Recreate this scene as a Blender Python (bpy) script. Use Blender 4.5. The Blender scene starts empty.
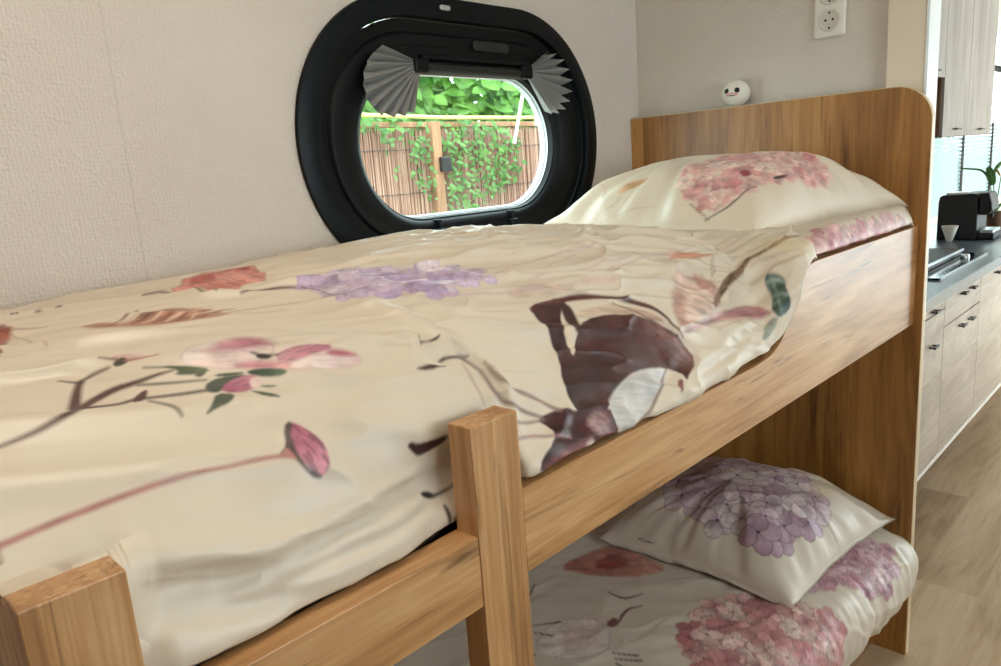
import bpy, bmesh, math, random
import numpy as np
from mathutils import Vector, Matrix

SC = bpy.context.scene
COL = SC.collection
random.seed(7)

# ------------------------------------------------------------------ camera
H = 1.43
YAW, PITCH, ROLL, FPX = 0.7784, 0.2139, -0.0736, 740.0
fw = Vector((math.cos(PITCH)*math.cos(YAW), math.cos(PITCH)*math.sin(YAW), -math.sin(PITCH)))
rt = Vector((math.sin(YAW), -math.cos(YAW), 0.0))
up = rt.cross(fw)
c_, s_ = math.cos(ROLL), math.sin(ROLL)
r2 = rt*c_ + up*s_
u2 = up*c_ - rt*s_
cd = bpy.data.cameras.new('camera')
cam = bpy.data.objects.new('camera', cd)
COL.objects.link(cam)
cam.matrix_world = Matrix(((r2.x, u2.x, -fw.x, 0), (r2.y, u2.y, -fw.y, 0), (r2.z, u2.z, -fw.z, H), (0, 0, 0, 1)))
cd.sensor_width = 36.0
cd.lens = FPX/1001.0*36.0
cd.clip_start = 0.02
SC.camera = cam
vs = SC.view_settings
vs.view_transform = 'Standard'; vs.look = 'None'; vs.gamma = 1.0; vs.exposure = -0.68
vs.use_curve_mapping = False

# ------------------------------------------------------------------ helpers
def srgb(r, g, b):
    f = lambda c: (c/255/12.92) if c/255 <= .04045 else ((c/255+.055)/1.055)**2.4
    return (f(r), f(g), f(b), 1.0)

def new_obj(name, me, mat=None, parent=None):
    o = bpy.data.objects.new(name, me)
    COL.objects.link(o)
    if mat is not None:
        me.materials.clear(); me.materials.append(mat)
    if parent is not None:
        o.parent = parent
    return o

def wloc(p):
    v = Vector((0, 0, 0))
    while p is not None:
        v += p.location; p = p.parent
    return v

def link_bm(name, bm, mat=None, parent=None, smooth=False, auto=None):
    """bmesh given in room coordinates -> one mesh object (origin at parent's origin or its own base)"""
    me = bpy.data.meshes.new(name)
    if parent is not None:
        off = wloc(parent)
        bmesh.ops.translate(bm, verts=bm.verts, vec=-off)
        loc = Vector((0, 0, 0))
    else:
        xs = [v.co for v in bm.verts]
        lo = Vector((min(v.x for v in xs), min(v.y for v in xs), min(v.z for v in xs)))
        hi = Vector((max(v.x for v in xs), max(v.y for v in xs), max(v.z for v in xs)))
        loc = Vector(((lo.x+hi.x)/2, (lo.y+hi.y)/2, lo.z))
        bmesh.ops.translate(bm, verts=bm.verts, vec=-loc)
    bmesh.ops.recalc_face_normals(bm, faces=bm.faces)
    bm.to_mesh(me); bm.free()
    o = new_obj(name, me, mat, parent)
    o.location = loc
    if smooth:
        for p in me.polygons: p.use_smooth = True
        if auto is not None:
            me.set_sharp_from_angle(angle=math.radians(auto))
    return o

def np_mesh(name, verts, faces, mat=None, parent=None, smooth=True, loc=None):
    verts = np.asarray(verts, float)
    off = np.array(wloc(parent)) if parent is not None else (np.array(loc) if loc is not None else np.array([
        (verts[:, 0].min()+verts[:, 0].max())/2, (verts[:, 1].min()+verts[:, 1].max())/2, verts[:, 2].min()]))
    me = bpy.data.meshes.new(name)
    me.from_pydata((verts-off).tolist(), [], faces if isinstance(faces, list) else faces.tolist())
    me.update()
    o = new_obj(name, me, mat, parent)
    if parent is None:
        o.location = off
    if smooth:
        me.polygons.foreach_set('use_smooth', [True]*len(me.polygons))
    return o

def grid_faces(nu, nv, wrap_u=False, flip=False):
    i = np.arange(nu if wrap_u else nu-1)[:, None]; j = np.arange(nv-1)[None, :]
    i2 = (i+1) % nu
    f = np.stack([i*nv+j, i2*nv+j, i2*nv+j+1, i*nv+j+1], -1).reshape(-1, 4)
    return f[:, ::-1] if flip else f

def box(bm, x0, x1, y0, y1, z0, z1, bev=0.0, seg=2):
    vs_ = [bm.verts.new((x, y, z)) for x in (x0, x1) for y in (y0, y1) for z in (z0, z1)]
    fs = []
    for q in ((0, 1, 3, 2), (4, 6, 7, 5), (0, 4, 5, 1), (2, 3, 7, 6), (0, 2, 6, 4), (1, 5, 7, 3)):
        fs.append(bm.faces.new([vs_[k] for k in q]))
    bmesh.ops.recalc_face_normals(bm, faces=fs)
    if bev > 0:
        es = set()
        for f in fs: es.update(f.edges)
        bmesh.ops.bevel(bm, geom=list(es), offset=bev, segments=seg, profile=.5, affect='EDGES')

def box_obj(name, x0, x1, y0, y1, z0, z1, mat, parent=None, bev=0.0, seg=2):
    bm = bmesh.new(); box(bm, x0, x1, y0, y1, z0, z1, bev, seg)
    return link_bm(name, bm, mat, parent)

def prism(bm, pts, axis, a0, a1, bev=0.0, seg=2):
    """pts: 2D polygon; axis 'x': pts=(y,z); 'y': pts=(x,z); 'z': pts=(x,y)"""
    def P(p, a):
        return {'x': (a, p[0], p[1]), 'y': (p[0], a, p[1]), 'z': (p[0], p[1], a)}[axis]
    A = [bm.verts.new(P(p, a0)) for p in pts]
    B = [bm.verts.new(P(p, a1)) for p in pts]
    n = len(pts); fs = []
    f0 = bm.faces.new(A); f1 = bm.faces.new(B[::-1]); fs += [f0, f1]
    for i in range(n):
        fs.append(bm.faces.new((A[i], B[i], B[(i+1) % n], A[(i+1) % n])))
    bmesh.ops.recalc_face_normals(bm, faces=fs)
    if bev > 0:
        es = list(set(f0.edges) | set(f1.edges))
        bmesh.ops.bevel(bm, geom=es, offset=bev, segments=seg, profile=.5, affect='EDGES')

def tube(bm, pts, r, n=8, cap=True):
    pts = [Vector(p) for p in pts]
    rs = r if isinstance(r, (list, tuple)) else [r]*len(pts)
    rings = []
    for i, p in enumerate(pts):
        d = (pts[min(i+1, len(pts)-1)]-pts[max(i-1, 0)]).normalized()
        a = d.cross(Vector((0, 0, 1)))
        if a.length < 1e-3: a = d.cross(Vector((1, 0, 0)))
        a.normalize(); b = d.cross(a)
        rings.append([bm.verts.new(p+(a*math.cos(2*math.pi*k/n)+b*math.sin(2*math.pi*k/n))*rs[i]) for k in range(n)])
    for R0, R1 in zip(rings, rings[1:]):
        for k in range(n):
            bm.faces.new((R0[k], R0[(k+1) % n], R1[(k+1) % n], R1[k]))
    if cap:
        bm.faces.new(rings[0][::-1]); bm.faces.new(rings[-1])

def lathe(bm, prof, center, n=32):
    """prof: list (r,z) revolved about vertical axis at center"""
    cx, cy, cz = center; rings = []
    for r, z in prof:
        if r < 1e-6: rings.append([bm.verts.new((cx, cy, cz+z))])
        else: rings.append([bm.verts.new((cx+r*math.cos(2*math.pi*k/n), cy+r*math.sin(2*math.pi*k/n), cz+z)) for k in range(n)])
    for A, B in zip(rings, rings[1:]):
        for k in range(n):
            k2 = (k+1) % n
            if len(A) == 1 and len(B) == 1: continue
            if len(A) == 1: bm.faces.new((A[0], B[k], B[k2]))
            elif len(B) == 1: bm.faces.new((A[k], B[0], A[k2]))
            else: bm.faces.new((A[k], B[k], B[k2], A[k2]))

def thing(name, label, cat, loc, group=None):
    o = bpy.data.objects.new(name, None)
    o.empty_display_size = .05
    COL.objects.link(o); o.location = loc
    o['label'] = label; o['category'] = cat
    if group: o['group'] = group
    return o

def tag(o, label, cat, group=None, kind=None):
    o['label'] = label; o['category'] = cat
    if group: o['group'] = group
    if kind: o['kind'] = kind
    return o

def struct(o, label, cat):
    o['kind'] = 'structure'; o['label'] = label; o['category'] = cat
    return o

# ------------------------------------------------------------------ materials
def mat_base(name):
    m = bpy.data.materials.new(name); m.use_nodes = True
    nt = m.node_tree; b = nt.nodes['Principled BSDF']
    return m, nt, b

def N(nt, t, **kw):
    n = nt.nodes.new(t)
    for k, v in kw.items():
        if k in n.inputs: n.inputs[k].default_value = v
        else: setattr(n, k, v)
    return n

def simple(name, col, rough=.5, metal=0.0, spec=.5, bump=0.0, bscale=200, var=0.06, coat=0.0, vscale=6.0):
    m, nt, b = mat_base(name)
    tc = N(nt, 'ShaderNodeTexCoord')
    no = N(nt, 'ShaderNodeTexNoise', Scale=vscale, Detail=4.0)
    nt.links.new(tc.outputs['Object'], no.inputs['Vector'])
    mr = N(nt, 'ShaderNodeMapRange'); mr.inputs['To Min'].default_value = 1-var; mr.inputs['To Max'].default_value = 1+var
    nt.links.new(no.outputs['Fac'], mr.inputs['Value'])
    mx = N(nt, 'ShaderNodeVectorMath', operation='SCALE'); mx.inputs[0].default_value = col[:3]
    nt.links.new(mr.outputs['Result'], mx.inputs['Scale'])
    nt.links.new(mx.outputs[0], b.inputs['Base Color'])
    b.inputs['Roughness'].default_value = rough; b.inputs['Metallic'].default_value = metal
    b.inputs['Specular IOR Level'].default_value = spec; b.inputs['Coat Weight'].default_value = coat
    if bump > 0:
        n2 = N(nt, 'ShaderNodeTexNoise', Scale=bscale, Detail=2.0)
        nt.links.new(tc.outputs['Object'], n2.inputs['Vector'])
        bp = N(nt, 'ShaderNodeBump', Strength=bump, Distance=.001)
        nt.links.new(n2.outputs['Fac'], bp.inputs['Height']); nt.links.new(bp.outputs['Normal'], b.inputs['Normal'])
    return m

def wood(name, axis, c_dark, c_mid, c_light, rough=.38, fine=1.0, crack=.7, plank=None, contrast=1.0, offset=(0, 0, 0), spec=.5, streak=.26):
    """oak decor: grain runs along axis; object coordinates in metres. plank=(axis index, width) adds board-wise tone"""
    m, nt, b = mat_base(name); L = nt.links.new
    tc = N(nt, 'ShaderNodeTexCoord')
    sc = [1.0, 1.0, 1.0]; ai = 'xyz'.index(axis)
    mp = N(nt, 'ShaderNodeMapping'); mp.inputs['Location'].default_value = offset
    L(tc.outputs['Object'], mp.inputs['Vector'])
    vec = mp.outputs[0]
    tone = None
    if plank:
        sp = N(nt, 'ShaderNodeSeparateXYZ'); L(vec, sp.inputs[0])
        dv = N(nt, 'ShaderNodeMath', operation='DIVIDE'); dv.inputs[1].default_value = plank[1]
        L(sp.outputs[plank[0]], dv.inputs[0])
        fl = N(nt, 'ShaderNodeMath', operation='FLOOR'); L(dv.outputs[0], fl.inputs[0])
        row = fl.outputs[0]
        if len(plank) > 2:      # staggered boards with a length
            st = N(nt, 'ShaderNodeMath', operation='MULTIPLY'); st.inputs[1].default_value = .37*plank[2]
            L(row, st.inputs[0])
            ad = N(nt, 'ShaderNodeMath', operation='ADD'); L(sp.outputs[ai], ad.inputs[0]); L(st.outputs[0], ad.inputs[1])
            d2 = N(nt, 'ShaderNodeMath', operation='DIVIDE'); d2.inputs[1].default_value = plank[2]; L(ad.outputs[0], d2.inputs[0])
            f2 = N(nt, 'ShaderNodeMath', operation='FLOOR'); L(d2.outputs[0], f2.inputs[0])
            m7 = N(nt, 'ShaderNodeMath', operation='MULTIPLY_ADD'); m7.inputs[1].default_value = 7.31
            L(f2.outputs[0], m7.inputs[0]); L(row, m7.inputs[2]); row = m7.outputs[0]
        wn = N(nt, 'ShaderNodeTexWhiteNoise', noise_dimensions='1D'); L(row, wn.inputs['W'])
        tone = wn.outputs['Value']
        cb = N(nt, 'ShaderNodeVectorMath', operation='SCALE'); cb.inputs['Scale'].default_value = 13.0
        L(wn.outputs['Color'], cb.inputs[0])
        av = N(nt, 'ShaderNodeVectorMath', operation='ADD'); L(vec, av.inputs[0]); L(cb.outputs[0], av.inputs[1]); vec = av.outputs[0]
    def noise(sa, sx, detail, dist, rough_=.6):
        s = [sx]*3; s[ai] = sa
        mm = N(nt, 'ShaderNodeMapping'); mm.inputs['Scale'].default_value = s; L(vec, mm.inputs['Vector'])
        n = N(nt, 'ShaderNodeTexNoise', Scale=1.0, Detail=detail, Distortion=dist, Roughness=rough_)
        L(mm.outputs[0], n.inputs['Vector']); return n.outputs['Fac']
    n1 = noise(1.3, 11*fine, 5.0, 1.2)
    n2 = noise(4.0, 120*fine, 4.0, .4)
    n3 = noise(2.2, 26*fine, 3.0, 2.0)
    mixv = N(nt, 'ShaderNodeMath', operation='MULTIPLY_ADD'); mixv.inputs[1].default_value = streak
    L(n2, mixv.inputs[0])
    m1 = N(nt, 'ShaderNodeMath', operation='MULTIPLY'); m1.inputs[1].default_value = 1.04-streak; L(n1, m1.inputs[0])
    L(m1.outputs[0], mixv.inputs[2])
    val = mixv.outputs[0]
    if tone is not None:
        ta = N(nt, 'ShaderNodeMath', operation='MULTIPLY_ADD'); ta.inputs[1].default_value = .16; L(tone, ta.inputs[0])
        sb = N(nt, 'ShaderNodeMath', operation='SUBTRACT'); sb.inputs[1].default_value = .08; L(val, sb.inputs[0]); L(sb.outputs[0], ta.inputs[2])
        val = ta.outputs[0]
    cr = N(nt, 'ShaderNodeValToRGB'); e = cr.color_ramp.elements
    w = .17/contrast
    e[0].position = .52-w; e[0].color = c_dark; e[1].position = .52+w; e[1].color = c_light
    em = e.new(.52); em.color = c_mid
    L(val, cr.inputs['Fac'])
    # narrow dark cracks along the grain
    ck = N(nt, 'ShaderNodeMapRange'); ck.inputs['From Min'].default_value = .61; ck.inputs['From Max'].default_value = .70
    ck.inputs['To Max'].default_value = crack; L(n3, ck.inputs['Value'])
    mx = N(nt, 'ShaderNodeMix', data_type='RGBA'); L(ck.outputs['Result'], mx.inputs['Factor'])
    L(cr.outputs['Color'], mx.inputs['A']); mx.inputs['B'].default_value = tuple(.32*c for c in c_dark[:3])+(1,)
    L(mx.outputs['Result'], b.inputs['Base Color'])
    b.inputs['Roughness'].default_value = rough; b.inputs['Specular IOR Level'].default_value = spec
    bp = N(nt, 'ShaderNodeBump', Strength=.12, Distance=.0006); L(n2, bp.inputs['Height']); L(bp.outputs['Normal'], b.inputs['Normal'])
    return m

OAK = (srgb(130, 88, 50), srgb(182, 134, 86), srgb(210, 168, 122))
M = {}
M['oak_x'] = wood('oak_grain_along_bed', 'x', *OAK, rough=.32, spec=.42, crack=.85, streak=.32)
M['oak_z'] = wood('oak_grain_upright', 'z', *OAK, rough=.4, fine=1.3, crack=.6, streak=.42)
M['oak_board'] = wood('oak_headboard', 'z', srgb(114, 72, 32), srgb(168, 116, 58), srgb(200, 152, 90), rough=.42, plank=(1, .216), crack=.6, contrast=.72, offset=(0, .04, 0))
M['oak_band'] = simple('oak_band_reflection', srgb(214, 190, 150), rough=.35)  # real band, coloured pale to stand in for a reflection
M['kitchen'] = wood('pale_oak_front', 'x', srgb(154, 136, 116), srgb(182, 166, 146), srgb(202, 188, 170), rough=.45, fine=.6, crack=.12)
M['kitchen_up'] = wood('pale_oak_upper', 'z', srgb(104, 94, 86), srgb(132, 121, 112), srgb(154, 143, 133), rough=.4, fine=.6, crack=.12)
M['walnut'] = wood('brown_carcass', 'z', srgb(70, 42, 22), srgb(98, 62, 34), srgb(118, 78, 46), rough=.5, fine=1.2, crack=.3)
M['floor'] = wood('vinyl_oak_planks', 'x', srgb(152, 124, 94), srgb(180, 152, 120), srgb(198, 172, 142), rough=.42, fine=.8, crack=.15, plank=(1, .18, 1.2))
M['black_gloss'] = simple('black_window_plastic', srgb(4, 10, 14), rough=.42, var=.1, spec=.2)
M['black_soft'] = simple('black_inner_plastic', srgb(7, 9, 11), rough=.5, var=.1, spec=.2)
M['black_dead'] = simple('black_matt', srgb(14, 14, 18), rough=.5)
M['grey_bar'] = simple('dark_grey_cassette', srgb(22, 24, 27), rough=.35)
M['alu'] = simple('brushed_aluminium', srgb(205, 215, 220), rough=.28, metal=.9)
M['rim'] = simple('pale_seal', srgb(225, 232, 236), rough=.35)
M['pleat'] = simple('grey_pleated_fabric', srgb(150, 150, 148), rough=.85, bump=.5, bscale=900)
M['white_plastic'] = simple('white_plastic', srgb(226, 222, 212), rough=.3, var=.02)
M['hole'] = simple('dark_hole', srgb(20, 16, 14), rough=.6)
M['plush'] = simple('cream_ball', srgb(232, 228, 214), rough=.6, var=.03)
M['blush'] = simple('pink_blush', srgb(222, 170, 165), rough=.7)
M['casing'] = simple('cream_casing', srgb(224, 208, 186), rough=.5, var=.03)
M['edge_white'] = simple('white_edge', srgb(236, 240, 240), rough=.35, var=.02)
M['counter'] = simple('slate_worktop', srgb(84, 94, 102), rough=.3, var=.12, vscale=30)
M['counter_edge'] = simple('worktop_edge', srgb(120, 138, 150), rough=.25)
M['hob'] = simple('black_glass', srgb(22, 26, 30), rough=.12)
M['handle'] = simple('black_handle', srgb(24, 22, 22), rough=.4)
M['plinth'] = simple('plinth_strip', srgb(236, 232, 224), rough=.3)
M['pot'] = simple('brown_pot', srgb(96, 66, 40), rough=.6)
M['leaf_in'] = simple('plant_leaf', srgb(74, 124, 58), rough=.45, var=.25, vscale=20)
M['petal'] = simple('orange_petal', srgb(236, 166, 70), rough=.5)
M['blind'] = simple('white_blind', srgb(234, 240, 240), rough=.6, var=.02)
M['ceiling'] = simple('ceiling_white', srgb(235, 230, 222), rough=.8, var=.02)
M['ground'] = simple('ground_gravel', srgb(128, 118, 100), rough=.9, var=.3, vscale=9)
M['post_wood'] = wood('fence_post_wood', 'z', srgb(112, 74, 50), srgb(150, 108, 78), srgb(176, 134, 102), rough=.8)
M['bamboo'] = simple('bamboo_pole', srgb(218, 196, 118), rough=.5)
M['pole_white'] = simple('pale_pole', srgb(235, 230, 214), rough=.5)
M['lamp_body'] = simple('lamp_white', srgb(235, 235, 230), rough=.4)

def wallpaper():
    m, nt, b = mat_base('dimpled_wallpaper'); L = nt.links.new
    tc = N(nt, 'ShaderNodeTexCoord')
    rp = N(nt, 'ShaderNodeMapping'); rp.inputs['Rotation'].default_value = (.6, .5, .7)
    L(tc.outputs['Object'], rp.inputs['Vector'])
    v = N(nt, 'ShaderNodeTexVoronoi', Scale=150.0, feature='SMOOTH_F1'); v.inputs['Smoothness'].default_value = .6
    v.inputs['Randomness'].default_value = .55
    L(tc.outputs['Object'], v.inputs['Vector'])
    n = N(nt, 'ShaderNodeTexNoise', Scale=70.0, Detail=3.0); L(tc.outputs['Object'], n.inputs['Vector'])
    ad = N(nt, 'ShaderNodeMath', operation='MULTIPLY_ADD'); ad.inputs[1].default_value = .35
    L(n.outputs['Fac'], ad.inputs[0]); L(v.outputs['Distance'], ad.inputs[2])
    bp = N(nt, 'ShaderNodeBump', Strength=.55, Distance=.0036); L(ad.outputs[0], bp.inputs['Height']); L(bp.outputs['Normal'], b.inputs['Normal'])
    n2 = N(nt, 'ShaderNodeTexNoise', Scale=2.5, Detail=3.0); L(tc.outputs['Object'], n2.inputs['Vector'])
    cr = N(nt, 'ShaderNodeValToRGB'); e = cr.color_ramp.elements
    e[0].position = .3; e[0].color = srgb(206, 195, 183); e[1].position = .7; e[1].color = srgb(214, 204, 193)
    L(n2.outputs['Fac'], cr.inputs['Fac']); L(cr.outputs['Color'], b.inputs['Base Color'])
    b.inputs['Roughness'].default_value = .6; b.inputs['Specular IOR Level'].default_value = .3
    return m
M['wall'] = wallpaper()

def glass_mat():
    m, nt, b = mat_base('window_glass'); nt.nodes.remove(b); L = nt.links.new
    out = nt.nodes['Material Output']
    t = N(nt, 'ShaderNodeBsdfTransparent'); t.inputs['Color'].default_value = (.93, .97, .95, 1)
    g = N(nt, 'ShaderNodeBsdfGlossy', Roughness=.02)
    mx = N(nt, 'ShaderNodeMixShader'); mx.inputs[0].default_value = .05
    L(t.outputs[0], mx.inputs[1]); L(g.outputs[0], mx.inputs[2]); L(mx.outputs[0], out.inputs['Surface'])
    return m
M['glass'] = glass_mat()

def blind_mat():
    m, nt, b = mat_base('backlit_slats'); L = nt.links.new
    out = nt.nodes['Material Output']
    tl = N(nt, 'ShaderNodeBsdfTranslucent'); tl.inputs['Color'].default_value = (.44, .54, .55, 1)
    mx = N(nt, 'ShaderNodeMixShader'); mx.inputs[0].default_value = .25
    b.inputs['Base Color'].default_value = (.58, .66, .66, 1)
    L(b.outputs[0], mx.inputs[1]); L(tl.outputs[0], mx.inputs[2]); L(mx.outputs[0], out.inputs['Surface'])
    return m
M['slat'] = blind_mat()

def leaf_mat(name, c0, c1):
    m, nt, b = mat_base(name); L = nt.links.new
    tc = N(nt, 'ShaderNodeTexCoord'); n = N(nt, 'ShaderNodeTexNoise', Scale=6.0, Detail=3.0); L(tc.outputs['Object'], n.inputs['Vector'])
    cr = N(nt, 'ShaderNodeValToRGB'); e = cr.color_ramp.elements
    e[0].position = .32; e[0].color = c0; e[1].position = .68; e[1].color = c1
    L(n.outputs['Fac'], cr.inputs['Fac']); L(cr.outputs['Color'], b.inputs['Base Color'])
    b.inputs['Roughness'].default_value = .5
    out = nt.nodes['Material Output']; tl = N(nt, 'ShaderNodeBsdfTranslucent'); L(cr.outputs['Color'], tl.inputs['Color'])
    mx = N(nt, 'ShaderNodeMixShader'); mx.inputs[0].default_value = .4
    L(b.outputs[0], mx.inputs[1]); L(tl.outputs[0], mx.inputs[2]); L(mx.outputs[0], out.inputs['Surface'])
    return m
M['hedge'] = leaf_mat('hedge_leaf', srgb(58, 106, 34), srgb(122, 172, 66))
M['ivy'] = leaf_mat('ivy_leaf', srgb(70, 116, 54), srgb(124, 166, 90))

def reed_mat():
    m, nt, b = mat_base('reed_stalks'); L = nt.links.new
    tc = N(nt, 'ShaderNodeTexCoord'); mp = N(nt, 'ShaderNodeMapping'); mp.inputs['Scale'].default_value = (38, 38, 2.0)
    L(tc.outputs['Object'], mp.inputs['Vector'])
    n = N(nt, 'ShaderNodeTexNoise', Scale=1.0, Detail=3.0); L(mp.outputs[0], n.inputs['Vector'])
    cr = N(nt, 'ShaderNodeValToRGB'); e = cr.color_ramp.elements
    e[0].position = .3; e[0].color = srgb(122, 82, 66); e[1].position = .7; e[1].color = srgb(176, 138, 118)
    L(n.outputs['Fac'], cr.inputs['Fac']); L(cr.outputs['Color'], b.inputs['Base Color']); b.inputs['Roughness'].default_value = .8
    return m
M['reed'] = reed_mat()

def fabric(name):
    m, nt, b = mat_base(name); L = nt.links.new
    at = N(nt, 'ShaderNodeAttribute', attribute_name='print'); 
    tc = N(nt, 'ShaderNodeTexCoord')
    n = N(nt, 'ShaderNodeTexNoise', Scale=900.0, Detail=1.0); L(tc.outputs['Object'], n.inputs['Vector'])
    bp = N(nt, 'ShaderNodeBump', Strength=.1, Distance=.0004); L(n.outputs['Fac'], bp.inputs['Height']); L(bp.outputs['Normal'], b.inputs['Normal'])
    L(at.outputs['Color'], b.inputs['Base Color'])
    b.inputs['Roughness'].default_value = .42; b.inputs['Specular IOR Level'].default_value = .5
    b.inputs['Sheen Weight'].default_value = .05; b.inputs['Sheen Roughness'].default_value = .4
    return m
M['fabric'] = fabric('printed_satin_cotton')

# ------------------------------------------------------------------ room shell
YW = 1.398; XE = 2.132; YP = .561
WCX, WCZ, WHW, WHH = 1.369, 1.515, .513, .33
def stadium(cx, cz, hw, hh, r, n=24):
    pts = []
    for (sx, sz, a0) in ((1, 1, 0), (-1, 1, 90), (-1, -1, 180), (1, -1, 270)):
        for k in range(n):
            a = math.radians(a0+90*k/(n-1))
            pts.append((cx+sx*(hw-r)+r*math.cos(a), cz+sz*(hh-r)+r*math.sin(a)))
    return pts

ZC = 2.5
X0R, X1R, Y0R = -1.3, 9.0, -1.6
def wall_with_holes(name, x0, x1, z0, z1, y0, y1, holes, mat):
    """wall in the xz plane, thick from y0 to y1; holes are closed outlines"""
    bm = bmesh.new()
    for y in (y0, y1):
        edges = []
        for loop in [[(x0, z0), (x1, z0), (x1, z1), (x0, z1)]] + holes:
            vv = [bm.verts.new((p[0], y, p[1])) for p in loop]
            edges += [bm.edges.new((vv[i], vv[(i+1) % len(vv)])) for i in range(len(vv))]
        bmesh.ops.triangle_fill(bm, use_beauty=True, use_dissolve=False, edges=edges)
    bm.verts.ensure_lookup_table()
    half = len(bm.verts)//2; i0 = 0
    for loop in [[0]*4] + holes:
        n = len(loop)
        for i in range(n):
            a, b_ = i0+i, i0+(i+1) % n
            bm.faces.new((bm.verts[a], bm.verts[b_], bm.verts[half+b_], bm.verts[half+a]))
        i0 += n
    return link_bm(name, bm, mat)

hole1 = stadium(WCX, WCZ-.005, WHW-.035, WHH-.035, WHH-.035, 20)
KW = (5.46, 8.3, .92, 2.25)
hole2 = [(KW[0], KW[2]), (KW[1], KW[2]), (KW[1], KW[3]), (KW[0], KW[3])]
struct(wall_with_holes('wall_left', X0R, X1R, 0, ZC, YW, YW+.075, [hole1, hole2], M['wall']), 'cream dimpled wallpaper wall with the oval porthole window', 'wall')
o = box_obj('floor', X0R, X1R, Y0R, YW, -.05, 0, M['floor']); struct(o, 'pale oak plank floor', 'floor')
o = box_obj('ceiling', X0R, X1R, Y0R, YW, ZC, ZC+.05, M['ceiling']); struct(o, 'white ceiling', 'ceiling')
o = box_obj('wall_end', XE, XE+.065, YP, YW-.001, 0, ZC-.001, M['wall']); struct(o, 'pale partition wall behind the headboard', 'wall')
o = box_obj('trim_1', 2.108, 2.1975, YP-.004, .645, 0.001, ZC-.001, M['casing'], bev=.002); struct(o, 'cream casing on the free end of the partition', 'trim')
e_ = box_obj('trim_2', 2.106, 2.1995, YP-.011, YP-.004, 0.001, ZC-.001, M['edge_white'], bev=.001); struct(e_, 'white strip along the partition end', 'trim')
RW = [(.3, 1.2), (1.7, 1.2), (1.7, 2.0), (.3, 2.0)]  # unseen opening, added to carry a fill light
RW2 = [(5.0, .04), (8.7, .04), (8.7, 2.15), (5.0, 2.15)]  # unseen full-height opening, added so the guard rail reflects it
struct(wall_with_holes('wall_right', X0R, X1R, 0, ZC, Y0R-.075, Y0R, [RW, RW2], M['wall']), 'wall opposite the bunk bed', 'wall')
o = box_obj('wall_back', X0R-.06, X0R, Y0R, YW, 0, ZC, M['wall']); struct(o, 'wall beyond the bed foot', 'wall')
o = box_obj('wall_far', X1R, X1R+.06, Y0R, YW, 0, ZC, M['wall']); struct(o, 'far end wall', 'wall')
# wallpaper seam: a hairline joint between two drops
bm = bmesh.new(); box(bm, .515, .5158, YW-.0006, YW-.0001, 1.2, ZC-.002)
struct(link_bm('trim_3', bm, simple('seam', srgb(186, 176, 166), rough=.7)), 'hairline wallpaper seam left of the porthole', 'trim')

# ------------------------------------------------------------------ porthole window
win = thing('window_1', 'black oval porthole window above the upper bunk', 'window', (WCX, YW, WCZ-WHH)); win['kind'] = 'structure'
def ring_loft(name, rings, mat, parent, n=24, smooth_ang=40):
    """rings: (cz, hw, hh, y)"""
    L_ = []
    for cz, hw, hh, y in rings:
        L_.append([(p[0], y, p[1]) for p in stadium(WCX+.011*min(1, max(0, (.44-hw)/.07)), cz, hw, hh, min(hh, hw)-1e-4, n)])
    m = len(L_[0]); verts = [v for r in L_ for v in r]; faces = []
    for k in range(len(L_)-1):
        for i in range(m):
            faces.append([k*m+i, k*m+(i+1) % m, (k+1)*m+(i+1) % m, (k+1)*m+i])
    o = np_mesh(name, verts, faces, mat, parent)
    o.data.set_sharp_from_angle(angle=math.radians(smooth_ang))
    return o
ring_loft('outer_frame', [(1.515, .478, .296, 1.47), (1.515, .478, .296, 1.392), (1.515, .514, .331, 1.396), (1.515, .514, .331, 1.390), (1.515, .5125, .3295, 1.386),
    (1.515, .500, .317, 1.383), (1.515, .468, .285, 1.379), (1.515, .462, .279, 1.381), (1.515, .459, .276, 1.402)], M['black_gloss'], win)
ring_loft('inner_frame', [(1.515, .4587, .2757, 1.4005), (1.514, .432, .250, 1.4035), (1.513, .428, .247, 1.397), (1.512, .423, .243, 1.395), (1.509, .395, .222, 1.40),
    (1.507, .365, .200, 1.406), (1.507, .352, .187, 1.414), (1.507, .347, .182, 1.426), (1.507, .343, .178, 1.428), (1.507, .342, .177, 1.446)], M['black_soft'], win)
ring_loft('seal_rim', [(1.507, .3425, .1775, 1.446), (1.507, .340, .175, 1.4455), (1.507, .3395, .1745, 1.455), (1.507, .336, .171, 1.453), (1.507, .334, .169, 1.468)], M['rim'], win)
gl = stadium(WCX+.011, 1.507, .340, .175, .174, 24)
bm = bmesh.new(); prism(bm, gl, 'y', 1.462, 1.466); link_bm('glass_pane', bm, M['glass'], win)
# dark panel above the glass and the blind cassette
top = [p for p in stadium(WCX+.005, 1.509, .40, .226, .2255, 24) if p[1] > 1.672]
bm = bmesh.new(); prism(bm, top, 'y', 1.396, 1.44, bev=.003); link_bm('upper_panel', bm, M['black_soft'], win)
bm = bmesh.new(); tube(bm, [(1.185, 1.386, 1.682), (1.575, 1.386, 1.682)], .0135, 16); ca = link_bm('blind_cassette', bm, M['grey_bar'], win, smooth=True, auto=50)
for xx in (1.197, 1.565):
    bm = bmesh.new(); box(bm, xx-.022, xx+.022, 1.368, 1.402, 1.668, 1.702, .006); link_bm('end_cap', bm, M['black_soft'], ca)
bm = bmesh.new(); box(bm, 1.205, 1.585, 1.374, 1.394, 1.700, 1.712, .003); link_bm('pull_bar', bm, M['black_soft'], ca)
bm = bmesh.new(); prism(bm, stadium(1.452, 1.743, .066, .013, .0125, 10), 'y', 1.388, 1.397, bev=.003); link_bm('grip_recess', bm, M['grey_bar'], win, smooth=True, auto=30)
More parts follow.
